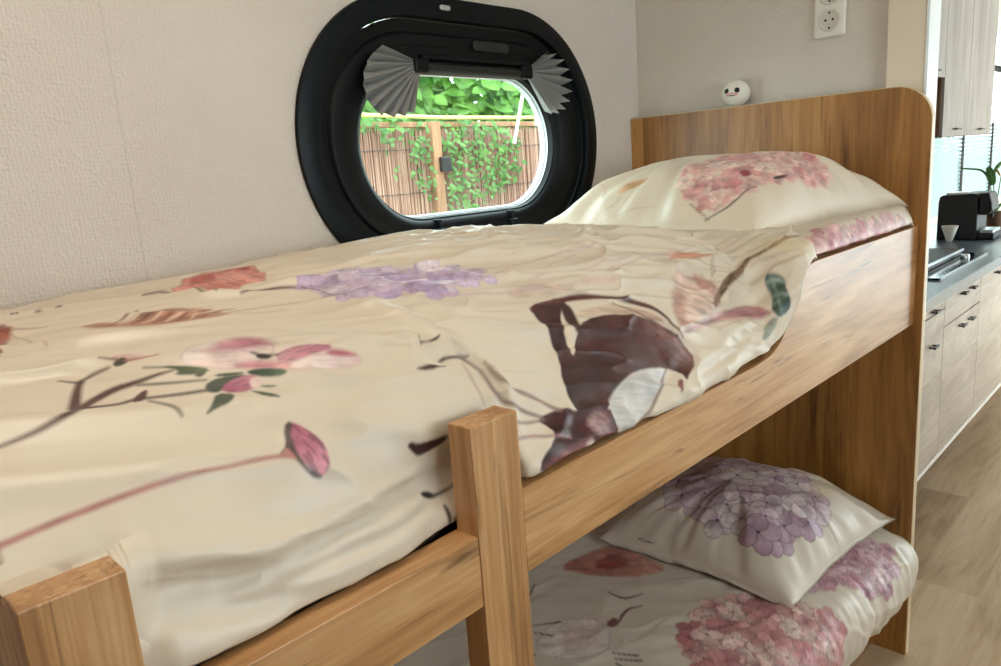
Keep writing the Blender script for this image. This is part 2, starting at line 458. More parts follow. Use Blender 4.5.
bm = bmesh.new(); prism(bm, stadium(1.285, 1.818, .016, .006, .0055, 8), 'y', 1.369, 1.378, bev=.002); link_bm('screw_cap', bm, M['alu'], win)
for xx in (1.236, 1.503):
    bm = bmesh.new()
    box(bm, xx-.016, xx+.016, 1.392, 1.414, 1.286, 1.303, .004); box(bm, xx-.004, xx+.004, 1.398, 1.43, 1.300, 1.326, .002)
    link_bm('latch', bm, M['black_gloss'], win)

def pleat_fan(name, ax, az, a0, a1, radii, label):
    n = 9; steps = []
    for k in range(2*n+1):
        f = k/(2*n); a = math.radians(a0+(a1-a0)*f)
        r = np.interp(f, np.linspace(0, 1, len(radii)), radii)
        r *= 1.0 if k % 2 == 0 else .90
        steps.append((a, r, -.018 if k % 2 == 0 else .013))
    verts = []; rows = 7
    for a, r, d in steps:
        for j in range(rows):
            q = .06+.94*j/(rows-1)
            verts.append((ax+r*q*math.cos(a), 1.376+d*q+.002*q, az+r*q*math.sin(a)))
    front = len(verts)
    verts += [(x, y+.0012, z) for x, y, z in verts]
    F = grid_faces(len(steps), rows); F2 = grid_faces(len(steps), rows, flip=True)+front
    o = np_mesh(name, verts, np.vstack([F, F2]).tolist(), M['pleat'], None, smooth=False)
    return tag(o, label, 'blind', group='gathered blind fans')
pleat_fan('pleated_fan', 1.200, 1.690, 166, 247, [.125, .16, .185, .197, .187, .152, .124], 'grey pleated blind gathered into a fan at the left of the porthole')
pleat_fan('pleated_fan', 1.560, 1.686, 32, -52, [.10, .155, .185, .19, .175, .14], 'grey pleated blind gathered into a fan at the right of the porthole')

# ------------------------------------------------------------------ bunk bed
XH, YR, YB = 2.082, .5485, .5842
XA0, XA1, XB0, XB1 = .4999, .5732, .0822, .1519
ZPOST = 1.168; ZRT, ZRB, ZRH = 1.0735, .9675, 1.221; ZLT, ZLB = 1.043, .959
bunk = thing('bunk_bed', 'golden oak bunk bed along the window wall with two made-up berths', 'bunk bed', (1.09, .96, 0))
hb = []
yh0 = .529; r = .085
for k in range(13):
    a = math.radians(180-90*k/12)
    hb.append((yh0+r+r*math.cos(a), 1.564-r+r*math.sin(a)))
hbp = [(yh0, 0.0)] + hb + [(1.396, 1.564), (1.396, 0.0)]
bm = bmesh.new(); prism(bm, hbp, 'x', XH, XH+.024); hbo = link_bm('headboard', bm, M['oak_board'], bunk)
# edge band on the free edge, its pale tone painting in a reflection
bm = bmesh.new()
outer = [(yh0, 0.002)] + hb + [(1.396, 1.564)]
def off(pts, d):
    res = []
    for i, p in enumerate(pts):
        a = pts[max(i-1, 0)]; b_ = pts[min(i+1, len(pts)-1)]
        t = Vector((b_[0]-a[0], b_[1]-a[1])).normalized(); res.append((p[0]-t.y*d, p[1]+t.x*d))
    return res
oo = off(outer, .0018)
for A, B in zip(range(len(outer)-1), range(1, len(outer))):
    q = [outer[A], outer[B], oo[B], oo[A]]
    v0 = [bm.verts.new((XH+.0004, *p)) for p in q]; v1 = [bm.verts.new((XH+.0236, *p)) for p in q]
    bm.faces.new(v0); bm.faces.new(v1[::-1])
    for i in range(4): bm.faces.new((v0[i], v1[i], v1[(i+1) % 4], v0[(i+1) % 4]))
bmesh.ops.remove_doubles(bm, verts=bm.verts, dist=1e-6)
link_bm('edge_band', bm, M['oak_band'], hbo)
box_obj('footboard', XB0, XB0+.022, YB+.0005, 1.396, 0, 1.160, M['oak_z'], bunk, bev=.001)
for a, b_ in ((XA0, XA1), (XB0, XB1)):
    box_obj('post', a, b_, YR, YB, 0, ZPOST, M['oak_z'], bunk, bev=.0012)
STEP_X = np.array([1.12, 1.17, 1.205, 1.232, 1.252, 1.270, 1.287, 1.303, 1.318, 1.335, 1.352, 1.372, 1.40, 1.43])
STEP_Z = np.array([1.0735, 1.0738, 1.0755, 1.079, 1.086, 1.0945, 1.108, 1.128, 1.150, 1.173, 1.193, 1.208, 1.218, 1.221])
def step_z(x):
    """top line of the guard rail: a concave sweep up to the high end"""
    return np.interp(np.asarray(x, float), STEP_X, STEP_Z)
xs = np.linspace(1.12, 1.43, 40)
prof = [(XA1, ZRB), (XA1, ZRT)] + [(float(x), float(step_z(x))) for x in xs] + [(XH, ZRH), (XH, ZRB)]
bm = bmesh.new(); prism(bm, prof, 'y', YR, YB, bev=.001); link_bm('guard_rail', bm, M['oak_x'], bunk)
box_obj('entry_rail', XB1, XA0, YR+.0015, YB, ZLB, ZLT, M['oak_x'], bunk, bev=.001)
box_obj('upper_bed_base', XB0+.023, XH-.001, YB+.002, 1.394, .985, 1.008, M['oak_x'], bunk)
box_obj('lower_bed_base', XB0+.023, XH-.001, .60, 1.394, .14, .195, M['oak_x'], bunk)
box_obj('lower_plinth', XB0+.023, XH-.001, .66, .68, 0, .139, M['oak_x'], bunk)

# ------------------------------------------------------------------ bedding surfaces
#BEDBEGIN
def _hash(ix, iy, seed):
    h = (ix.astype(np.int64)*374761393 + iy.astype(np.int64)*668265263 + seed*982451653) & 0x7fffffff
    h = ((h ^ (h >> 13))*1274126177) & 0x7fffffff
    return ((h ^ (h >> 16)) & 0xffff)/65535.0
def vnoise(x, y, seed=0):
    ix = np.floor(x); iy = np.floor(y); fx = x-ix; fy = y-iy
    fx = fx*fx*fx*(fx*(fx*6-15)+10); fy = fy*fy*fy*(fy*(fy*6-15)+10)
    a = _hash(ix, iy, seed); b = _hash(ix+1, iy, seed); c = _hash(ix, iy+1, seed); d = _hash(ix+1, iy+1, seed)
    return (a+(b-a)*fx)*(1-fy)+(c+(d-c)*fx)*fy
def fbm(x, y, seed=0, oct=4, gain=.5):
    s = 0; a = 1; n = 0
    for k in range(oct):
        s = s+a*vnoise(x*2**k+k*17.3, y*2**k-k*9.1, seed+k); n += a; a *= gain
    return s/n
def sstep(a, b, x):
    f = np.clip((x-a)/(b-a), 0, 1); return f*f*(3-2*f)
def chaikin(P, n=3):
    for _ in range(n):
        Q = .75*P[:-1]+.25*P[1:]; R_ = .25*P[:-1]+.75*P[1:]
        P = np.concatenate([P[:1], np.stack([Q, R_], 1).reshape(-1, P.shape[1]), P[-1:]])
    return P
def resample(P, n):
    d = np.concatenate([[0], np.cumsum(np.linalg.norm(np.diff(P, axis=0), axis=1))])
    t = np.linspace(0, d[-1], n)
    return np.stack([np.interp(t, d, P[:, k]) for k in range(P.shape[1])], 1), t

def ridge(S, T, pts, w, amp):
    """a fold: gaussian ridge along a polyline in cloth coordinates"""
    P = np.array(pts, float); best = np.full(S.shape, 9.0); pos = np.zeros(S.shape)
    for i in range(len(P)-1):
        a, b = P[i], P[i+1]; d = b-a; L2 = d@d
        q = np.clip(((S-a[0])*d[0]+(T-a[1])*d[1])/L2, 0, 1)
        dd = np.hypot(S-a[0]-q*d[0], T-a[1]-q*d[1]); m = dd < best
        best[m] = dd[m]; pos[m] = ((i+q)/(len(P)-1))[m]
    return amp*np.exp(-(best/w)**2)*np.sin(np.pi*np.clip(pos*.92+.04, 0, 1))**.6

def upper_top(x):
    return 1.272+.022*sstep(.2, .9, x)-.026*sstep(1.10, 1.5, x)

def upper_profile(x, n, dz=0.0, y_in=0.0, roll=0.0):
    zc = float(upper_top(x))-dz
    kr = float(sstep(.50, .572, x))
    post = max(float(sstep(XA0-.10, XA0-.012, x)*(1-sstep(XA1+.003, XA1+.018, x))), float(1-sstep(XB1-.004, XB1+.014, x)))
    hi = float(sstep(1.36, 1.43, x))
    zr = float(step_z(x))*kr+ZLT*(1-kr)+.004
    ye = (.575-.0235*kr)*(1-post)+.5875*post+.006*hi+y_in-.012*float(sstep(1.24, 1.32, x)*(1-sstep(1.42, 1.47, x)))*(1 if dz == 0 else 0)
    base = [(1.3965, zc-.05), (1.394, zc-.012), (1.36, zc+.001), (1.2, zc+.006), (1.0, zc+.010), (.85, zc+.002), (.75, zc-.016), (.685, zc-.046), (.636, zc-.086), (.602, zc-.126), (ye+.026, zc-.165)]
    lo = [(ye+.013, zr+.03), (ye+.001, zr+.012), (ye+.0005, zr+.003), (.592+y_in, zr+.0005), (.606+y_in, zr-.004), (.612+y_in, zr-.035)]
    P = np.array(base+lo, float)
    # above a high rail the side flattens out onto it
    zmin = zr+np.array([0.05]*9+[.045, .036, .022, .010, .003, .0005, -.004, -.035])
    P[:, 1] = np.maximum(P[:, 1], np.minimum(zmin, zc+.002))
    P[:, 1] += roll*np.array([0, 0, 0, 0, 0, 0, 0, .1, .7, 1, 1, .7, .3, 0, 0, 0, 0])
    P = chaikin(P, 3)
    return resample(P, n)

def normals(P):
    du = np.gradient(P, axis=0); dv = np.gradient(P, axis=1)
    n = np.cross(du, dv); n /= np.linalg.norm(n, axis=2, keepdims=True)+1e-12
    return n

FOLDS = [([(0.528, 0.902), (0.425, 0.9), (0.339, 0.899), (0.231, 0.904)], 0.014, 0.008), ([(0.52, 0.931), (0.429, 0.934), (0.341, 0.931), (0.248, 0.927)], 0.012, 0.007), ([(0.511, 0.954), (0.451, 0.956), (0.379, 0.955), (0.29, 0.949)], 0.01, 0.006), ([(0.528, 0.915), (0.473, 0.911), (0.396, 0.902)], 0.008, -0.006), ([(0.166, 0.864), (0.207, 0.879), (0.257, 0.89), (0.315, 0.909)], 0.016, 0.008), ([(0.179, 0.887), (0.219, 0.898), (0.27, 0.918)], 0.014, -0.006), ([(0.387, 0.813), (0.454, 0.851), (0.506, 0.873)], 0.012, 0.005), ([(0.542, 0.627), (0.576, 0.746), (0.607, 0.811), (0.622, 0.886)], 0.01, 0.006), ([(0.503, 0.711), (0.547, 0.778), (0.58, 0.836)], 0.01, -0.005), ([(0.609, 0.809), (0.612, 0.849), (0.606, 0.908)], 0.008, 0.006), ([(0.698, 0.79), (0.755, 0.822), (0.83, 0.831)], 0.012, 0.004), ([(0.591, 0.954), (0.667, 0.93), (0.71, 0.902)], 0.01, 0.005), ([(0.176, 0.511), (0.238, 0.563), (0.328, 0.58)], 0.012, 0.006), ([(0.245, 0.433), (0.323, 0.475), (0.407, 0.567)], 0.01, 0.005), ([(0.152, 0.613), (0.2, 0.624), (0.236, 0.65)], 0.01, -0.004), ([(0.463, 0.46), (0.574, 0.536), (0.65, 0.66)], 0.012, 0.006), ([(0.337, 0.405), (0.438, 0.481), (0.517, 0.55)], 0.008, 0.005), ([(0.721, 0.51), (0.804, 0.582), (0.94, 0.653), (1.155, 0.665)], 0.01, 0.006), ([(0.627, 0.667), (0.802, 0.689), (0.964, 0.715), (1.275, 0.719)], 0.01, 0.006), ([(0.661, 0.463), (0.781, 0.513), (0.943, 0.562)], 0.009, 0.005), ([(0.701, 0.707), (0.839, 0.737), (1.06, 0.751)], 0.012, 0.005), ([(0.986, 0.787), (1.231, 0.753), (1.374, 0.764)], 0.014, 0.006), ([(1.113, 0.836), (1.315, 0.795), (1.395, 0.811)], 0.012, 0.006), ([(1.055, 0.884), (1.256, 0.855), (1.33, 0.874)], 0.014, -0.006), ([(0.832, 0.943), (0.94, 0.942), (1.094, 0.919), (1.224, 0.895)], 0.014, 0.006), ([(0.94, 0.96), (1.09, 0.955), (1.234, 0.919)], 0.01, 0.006), ([(1.092, 0.967), (1.231, 0.938), (1.304, 0.901)], 0.01, 0.005), ([(0.725, 0.963), (0.849, 0.949), (0.988, 0.921)], 0.014, -0.006), ([(0.37, 0.863), (0.354, 0.81), (0.335, 0.764)], 0.02, 0.004), ([(1.244, 0.56), (1.35, 0.616), (1.37, 0.728)], 0.008, 0.005), ([(1.153, 0.481), (1.118, 0.647), (1.268, 0.726)], 0.008, 0.004)]
def duvet_surface(nx=900, nt=600):
    u = np.linspace(0, 1, nx); q = .55*u+.45*u*u
    nt1 = nt
    P = np.zeros((nx, nt, 3)); T = np.zeros((nx, nt)); S = np.zeros((nx, nt))
    xe_b = 1.72; x0 = XB0+.001
    for i in range(nx):
        x = x0+(xe_b-x0)*q[i]
        p, t = upper_profile(x, nt)
        P[i, :, 0] = x; P[i, :, 1:] = p; T[i] = t; S[i] = x
    # head hem swings towards the foot at the room side
    f = sstep(.74, .57, P[:, :, 1])
    xe = 1.72-.295*f
    sc = (xe-x0)/(xe_b-x0)
    Xn = x0+(P[:, :, 0]-x0)*sc
    for j in range(nt):
        for c in (1, 2):
            P[:, j, c] = np.interp(Xn[:, j], P[:, j, 0], P[:, j, c]) if sc[:, j].min() < .999 else P[:, j, c]
        T[:, j] = np.interp(Xn[:, j], S[:, j], T[:, j])
    P[:, :, 0] = Xn; S = Xn.copy()
    n = normals(P)
    if n[nx//2, nt//3, 2] < 0: n = -n
    side = sstep(.70, .60, P[:, :, 1])
    d = .012*(fbm(S*4.2, T*4.6, 11, 3)-.5)
    # long shallow creases running mostly along the bed, plus puckers near the window side
    wx = S*3.0+1.2*fbm(S*3, T*3, 5, 2); wt = T*13-S*4.0
    cr = fbm(wx, wt, 21, 3); d += .012*(1-np.abs(2*cr-1))**3*(1-.5*side)
    wx2 = S*6+T*5; wt2 = T*24-S*9
    cr2 = fbm(wx2, wt2, 31, 2); d += .009*(1-np.abs(2*cr2-1))**5*sstep(.35, 1.0, S)*(1-.4*side)
    cr3 = fbm(S*24+T*4, T*5, 41, 2); d += .005*(cr3-.5)*side
    for pts, w, amp in FOLDS:
        d += ridge(S, T, pts, w, 1.35*amp)
    wall = sstep(1.393, 1.33, P[:, :, 1]); low = sstep(1.0, 1.06, P[:, :, 2]-(step_z(S)-ZRT)*sstep(.50, .572, S)-(ZLT-ZRT)*(1-sstep(.50, .572, S))-.02)
    postm = np.maximum(sstep(XA0-.05, XA0-.01, S)*(1-sstep(XA1+.005, XA1+.025, S)), 1-sstep(XB1, XB1+.03, S))*sstep(.66, .60, P[:, :, 1])
    hem = sstep(0, .02, (1.72-.295*f)-S)
    d = d*wall*(1-.55*sstep(1.25, 1.5, S)*(1-side))*(1-.85*postm)*(.25+.75*low)
    P += n*d[..., None]
    # rounded hem: drops onto the mattress
    P[:, :, 2] -= .011*(1-sstep(0, .012, (1.72-.295*f)-S))*(1-side*.5)
    # never below the rail tops
    inrail = (P[:, :, 1] < YB+.001)
    zlim = np.where(S > .536, step_z(S), ZLT)+.0015
    P[:, :, 2] = np.where(inrail & (P[:, :, 2] < zlim), zlim, P[:, :, 2])
    # over the foot the quilt rests on top of the end board
    lift = 1.1635+.0005-(.12*sstep(.112, .20, S)); kk = (P[:, :, 1] > YB) & (P[:, :, 2] < lift)
    P[:, :, 2] = np.where(kk, lift-.004*np.clip((lift-P[:, :, 2])/.08, 0, 1), P[:, :, 2])
    P[:, :, 2] -= (P[:, :, 2]-1.1625)*(1-sstep(0, .012, S-x0))*(P[:, :, 1] > .625)
    for i in range(nx):
        # beside the foot post the edge turns straight down behind the post
        wk = 1-float(sstep(XB1+.006, XB1+.040, P[i, -1, 0]))
        if wk <= 0: break
        j0 = int(np.argmax(P[i, :, 1] < .612)); k = np.arange(nt-j0)
        y2 = YB+.002+(P[i, j0, 1]-YB-.002)*np.exp(-k/5.0)
        z2 = np.minimum(P[i, j0:, 2], P[i, j0, 2]-.0001*k-.05*sstep(12, 60, k))
        P[i, j0:, 1] = P[i, j0:, 1]*(1-wk)+y2*wk; P[i, j0:, 2] = P[i, j0:, 2]*(1-wk)+z2*wk
    inpost = (((S > XA0-.004) & (S < XA1+.004)) | (S < XB1+.004)) & (P[:, :, 1] < YB+.0015) & (P[:, :, 2] < ZPOST+.002)
    P[:, :, 1] = np.where(inpost, YB+.0015, P[:, :, 1])
    return P, S, T

def upper_sheet_surface(nx=240, nt=300):
    """head end of the upper mattress, beyond the duvet hem"""
    P = np.zeros((nx, nt, 3)); S = np.zeros((nx, nt)); T = np.zeros((nx, nt))
    for i in range(nx):
        x = .109+(2.076-.109)*(i/(nx-1))**.8
        hd = float(sstep(1.30, 1.37, x)); p, t = upper_profile(x, nt, dz=.010*hd+.030*(1-hd), y_in=-.008*hd+.020*(1-hd), roll=.018*float(sstep(1.45, 1.58, x)))
        P[i, :, 0] = x; P[i, :, 1:] = p; S[i] = x; T[i] = t
    n = normals(P)
    if n[nx//2, nt//3, 2] < 0: n = -n
    d = .006*(fbm(S*9, T*9, 61, 3)-.5)+.004*(fbm(S*38, T*6, 62, 2)-.5)*sstep(.75, .62, P[:, :, 1])
    e = sstep(2.076, 2.03, S); P[:, :, 2] -= .03*(1-e)**2
    d *= sstep(1.393, 1.35, P[:, :, 1])
    P += n*d[..., None]
    zlim = step_z(S)+.0012
    P[:, :, 2] = np.where((P[:, :, 1] < YB+.001) & (P[:, :, 2] < zlim), zlim, P[:, :, 2])
    return P, S, T

LZ = .413
def lower_surface(nx=360, nt=300):
    P = np.zeros((nx, nt, 3)); S = np.zeros((nx, nt)); T = np.zeros((nx, nt))
    for i in range(nx):
        x = XB0+.026+(2.078-XB0-.026)*i/(nx-1)
        yo = .505+.012*math.sin(x*9)
        B = np.array([(1.394, LZ-.03), (1.38, LZ-.002), (1.2, LZ+.004), (.9, LZ+.006), (.68, LZ), (.60, LZ-.012), (.545, LZ-.034), (yo+.008, LZ-.075), (yo, LZ-.12), (yo+.012, LZ-.165), (yo+.035, LZ-.200), (yo+.075, LZ-.2090)])
        p, t = resample(chaikin(B, 3), nt)
        P[i, :, 0] = x; P[i, :, 1:] = p; S[i] = x; T[i] = t
    n = normals(P)
    if n[nx//2, nt//3, 2] < 0: n = -n
    side = sstep(.62, .53, P[:, :, 1])
    d = .010*(fbm(S*5, T*5, 71, 3)-.5)
    cr = fbm(S*5+T*3, T*11-S*6, 72, 3); d += .006*(1-np.abs(2*cr-1))**3
    d += side*(.010*(fbm(S*30+T*3, T*3, 73, 2)-.5))
    e = sstep(2.078, 2.02, S); P[:, :, 2] -= .035*(1-e)**2*(1-side*.7)
    d *= sstep(1.392, 1.34, P[:, :, 1])*sstep(.20, .235, P[:, :, 2])
    P += n*d[..., None]
    return P, S, T

def pillow_surface(C, zb, hmax, seed, nu=250, nv=220, dent=(), sag=.012, skew=1.0):
    """C: four corners (x,y) in order; returns top grid, bottom grid, cloth coords"""
    U, V = np.meshgrid(np.linspace(0, 1, nu), np.linspace(0, 1, nv), indexing='ij')
    C = np.array(C, float)
    # edges bow slightly inwards so the corners read as ears
    bu = .035*np.sin(np.pi*V); bv = .035*np.sin(np.pi*U)
    Ub = U*(1-2*bu)+bu; Vb = V*(1-2*bv)+bv
    XY = (C[0]*((1-Ub)*(1-Vb))[..., None]+C[1]*(Ub*(1-Vb))[..., None]+C[2]*(Ub*Vb)[..., None]+C[3]*((1-Ub)*Vb)[..., None])
    g = lambda a: np.clip(1-np.abs(2*a-1)**2.6, 0, 1)**.62
    h = g(U**skew)*g(V)
    Z = np.array(zb, float); ZB = Z[0]*(1-U)*(1-V)+Z[1]*U*(1-V)+Z[2]*U*V+Z[3]*(1-U)*V
    h = h*(1+.10*(fbm(U*3, V*3, seed, 2)-.5))
    S = U*.62; T = V*.52
    edge = np.minimum(np.minimum(U, 1-U), np.minimum(V, 1-V))
    wr = .016*(fbm(S*8, T*9, seed+1, 3)-.5)*sstep(0, .12, edge)
    ang = np.arctan2(V-.5, U-.5)
    wr += .022*(vnoise(ang*7+3, ang*0+.3, seed+2)-.5)*sstep(.42, .12, edge)*sstep(0, .03, edge)
    cr = fbm(S*7+T*4, T*9-S*6, seed+4, 2); wr += .0035*(1-np.abs(2*cr-1))**4*sstep(.02, .15, edge)
    for (du, dv, w, a) in dent:
        wr -= a*np.exp(-(((U-du)/w)**2+((V-dv)/w)**2))
    base = ZB+.012
    wav = .020*(fbm(U*8, V*8, seed+6, 2)-.5)*(1-sstep(0, .16, edge))
    zt = base+hmax*h*.86+wr+wav
    zl = base-(sag)*h+wav-.0006
    top = np.dstack([XY, zt]); bot = np.dstack([XY, np.minimum(zl, zt-.0008)])
    # cloth coordinates follow the arc length over the plump surface
    la = np.linalg.norm(np.diff(top, axis=0), axis=2); lb = np.linalg.norm(np.diff(top, axis=1), axis=2)
    S = np.vstack([np.zeros((1, nv)), np.cumsum(la, 0)]); T = np.hstack([np.zeros((nu, 1)), np.cumsum(lb, 1)])
    S = S-S[nu//2][None, :]+.4; T = T-T[:, nv//2][:, None]+.4
    return top, bot, S, T

UP_C = [(2.046, .562), (2.045, 1.345), (1.475, 1.27), (1.455, .685)]
def upper_pillow():
    return pillow_surface(UP_C, (1.262, 1.282, 1.274, 1.242), .182, 101, dent=((.10, .80, .12, .012), (.5, .93, .08, .012)), skew=.68)
LP_C = [(2.050, .560), (2.056, 1.16), (1.475, 1.14), (1.475, .605)]
def lower_pillow():
    return pillow_surface(LP_C, (LZ+.008, LZ+.012, LZ+.012, LZ+.004), .172, 131)
#BEDEND

# ------------------------------------------------------------------ cloth printing (in cloth coordinates, metres)
#PAINTBEGIN
def lin(c):
    c = np.asarray(c, float)/255.0
    return np.where(c <= .04045, c/12.92, ((c+.055)/1.055)**2.4)
class Cloth:
    def __init__(self, S, T, base, seed=0):
        self.S = S.ravel(); self.T = T.ravel(); self.seed = seed
        n = self.S.size
        self.C = np.tile(lin(base), (n, 1))
        self.C *= (1+.06*(fbm(self.S*5, self.T*5, seed+3, 3)-.5))[:, None]
    def sel(self, P, pad):
        P = np.asarray(P, float)
        m = (self.S > P[:, 0].min()-pad) & (self.S < P[:, 0].max()+pad) & (self.T > P[:, 1].min()-pad) & (self.T < P[:, 1].max()+pad)
        return np.nonzero(m)[0]
    def blend(self, idx, a, col):
        a = np.clip(a, 0, 1)[:, None]
        self.C[idx] = self.C[idx]*(1-a)+col*a
    def sdf(self, idx, P):
        P = np.asarray(P, float); x = self.S[idx]; y = self.T[idx]
        d = np.full(x.shape, 9.0); ins = np.zeros(x.shape, bool)
        for i in range(len(P)):
            a = P[i]; b = P[(i+1) % len(P)]; e = b-a; L2 = e@e+1e-15
            q = np.clip(((x-a[0])*e[0]+(y-a[1])*e[1])/L2, 0, 1)
            d = np.minimum(d, np.hypot(x-a[0]-q*e[0], y-a[1]-q*e[1]))
            c = ((a[1] > y) != (b[1] > y)) & (x < (b[0]-a[0])*(y-a[1])/(b[1]-a[1]+1e-15)+a[0])
            ins ^= c
        return np.where(ins, d, -d)
    def smoothpoly(self, P, k=2):
        P = np.asarray(P, float)
        for _ in range(k):
            Q = np.roll(P, -1, 0); P = np.stack([.75*P+.25*Q, .25*P+.75*Q], 1).reshape(-1, 2)
        return P
    def poly(self, P, col, col2=None, soft=.0015, alpha=1.0, axis=None, mottle=.25, veins=0.0, rim=None, smooth=1, mscale=45, rimk=.8):
        """filled shape; col->col2 along axis ((x0,y0),(x1,y1)); veins streak along the axis; rim=(col,width)"""
        if smooth: P = self.smoothpoly(P, smooth)
        idx = self.sel(P, soft*2)
        if idx.size == 0: return
        d = self.sdf(idx, P); a = np.clip(d/soft*.5+.5, 0, 1)*alpha
        keep = a > 0; idx = idx[keep]; a = a[keep]; d = d[keep]
        if idx.size == 0: return
        x = self.S[idx]; y = self.T[idx]
        c = np.tile(lin(col), (idx.size, 1))
        if axis is None:
            axis = (P.min(0), P.max(0))
        A = np.asarray(axis[0], float); B = np.asarray(axis[1], float); e = B-A; Ln = np.hypot(*e)+1e-9
        f = ((x-A[0])*e[0]+(y-A[1])*e[1])/Ln**2; g = ((x-A[0])*-e[1]+(y-A[1])*e[0])/Ln
        m = fbm(x*mscale, y*mscale, self.seed+9, 3)
        if col2 is not None:
            k = np.clip(f+.5*(m-.5), 0, 1)[:, None]; c = c*(1-k)+lin(col2)*k
        c = c*(1+mottle*2*(m-.5))[:, None]
        if veins:
            v = vnoise(g*420, f*5, self.seed+5); c = c*(1-veins*(sstep(.45, .9, v)))[:, None]
        if rim is not None:
            k = np.clip(1-d/rim[1], 0, 1)[:, None]*rimk; c = c*(1-k)+lin(rim[0])*k
        self.blend(idx, a, c)
    def stroke(self, P, w, col, soft=.0024, alpha=1.0, smooth=2, mottle=.2):
        P = np.asarray(P, float); w = np.asarray(w if np.ndim(w) else [w]*len(P), float)
        Q = np.column_stack([P, np.interp(np.linspace(0, 1, len(P)), np.linspace(0, 1, len(w)), w)])
        if smooth and len(Q) > 2: Q = chaikin(Q, smooth)
        idx = self.sel(Q[:, :2], Q[:, 2].max()+soft)
        if idx.size == 0: return
        x = self.S[idx]; y = self.T[idx]; best = np.full(x.shape, -9.0)
        for i in range(len(Q)-1):
            a = Q[i]; b = Q[i+1]; e = b[:2]-a[:2]; L2 = e@e+1e-15
            q = np.clip(((x-a[0])*e[0]+(y-a[1])*e[1])/L2, 0, 1)
            dd = np.hypot(x-a[0]-q*e[0], y-a[1]-q*e[1])
            best = np.maximum(best, (a[2]+(b[2]-a[2])*q)/2-dd)
        a = np.clip(best/soft*.5+.5, 0, 1)*alpha; k = a > 0
        m = fbm(x[k]*60, y[k]*60, self.seed+2, 2)
        c = lin(col)[None, :]*(1+mottle*2*(m-.5))[:, None]
        self.blend(idx[k], a[k], c)
    def petal(self, c, ang, L, W, col, col2, veins=.2, alpha=1.0):
        t = np.linspace(0, 1, 9); w = W*np.sin(np.pi*t**.75)**.8
        ax = np.array([math.cos(ang), math.sin(ang)]); nx_ = np.array([-ax[1], ax[0]]); c = np.asarray(c, float)
        P = np.vstack([c+ax*L*t[:, None]+nx_*w[:, None]/2, (c+ax*L*t[:, None]-nx_*w[:, None]/2)[::-1]])
        self.poly(P, col, col2, axis=(c, c+ax*L), veins=veins, alpha=alpha, smooth=0, soft=.0012)
    def hydrangea(self, poly, cols, dark, n, size, seed, rimk=.8):
        """flower head: overlapping four-petalled florets packed in an outline"""
        rng = np.random.RandomState(seed); P = np.asarray(poly, float); lo = P.min(0); hi = P.max(0)
        pts = []; tries = 0
        while len(pts) < n and tries < n*60:
            tries += 1; q = lo+(hi-lo)*rng.rand(2)
            ins = False
            for i in range(len(P)):
                a = P[i]; b = P[(i+1) % len(P)]
                if ((a[1] > q[1]) != (b[1] > q[1])) and (q[0] < (b[0]-a[0])*(q[1]-a[1])/(b[1]-a[1]+1e-15)+a[0]): ins = not ins
            if ins and all(np.hypot(*(q-p)) > size*.62 for p in pts): pts.append(q)
        self.poly(P, dark, soft=.008, alpha=.55, smooth=2, mottle=.5)
        for q in pts:
            a0 = rng.rand()*6.28; s = size*(.8+.4*rng.rand()); c = cols[rng.randint(len(cols))]; c2 = cols[rng.randint(len(cols))]
            for k in range(4):
                a = a0+k*math.pi/2+rng.randn()*.12
                ctr = q
                t = np.linspace(0, 2*np.pi, 11)[:-1]
                ax = np.array([math.cos(a), math.sin(a)]); pc = ctr+ax*s*.34
                pp = pc+np.column_stack([np.cos(t), np.sin(t)])*s*.33
                self.poly(pp, np.array(c)*(.74+.34*rng.rand()), c2, axis=(ctr, ctr+ax*s*.66), smooth=0, soft=.0016, rim=(dark, .0010+s*.035), rimk=rimk, mottle=.25, veins=.15)
            self.poly(q+np.column_stack([np.cos(np.linspace(0, 6, 6)), np.sin(np.linspace(0, 6, 6))])*s*.06, dark, smooth=0, soft=.001)
    def store(self, me, npad=0):
        at = me.color_attributes.new('print', 'FLOAT_COLOR', 'POINT')
        C = np.column_stack([np.clip(self.C, 0, 1), np.ones(len(self.C))]).astype(np.float32)
        at.data.foreach_set('color', C.ravel())
#PAINTEND
BASE = (213, 198, 177)

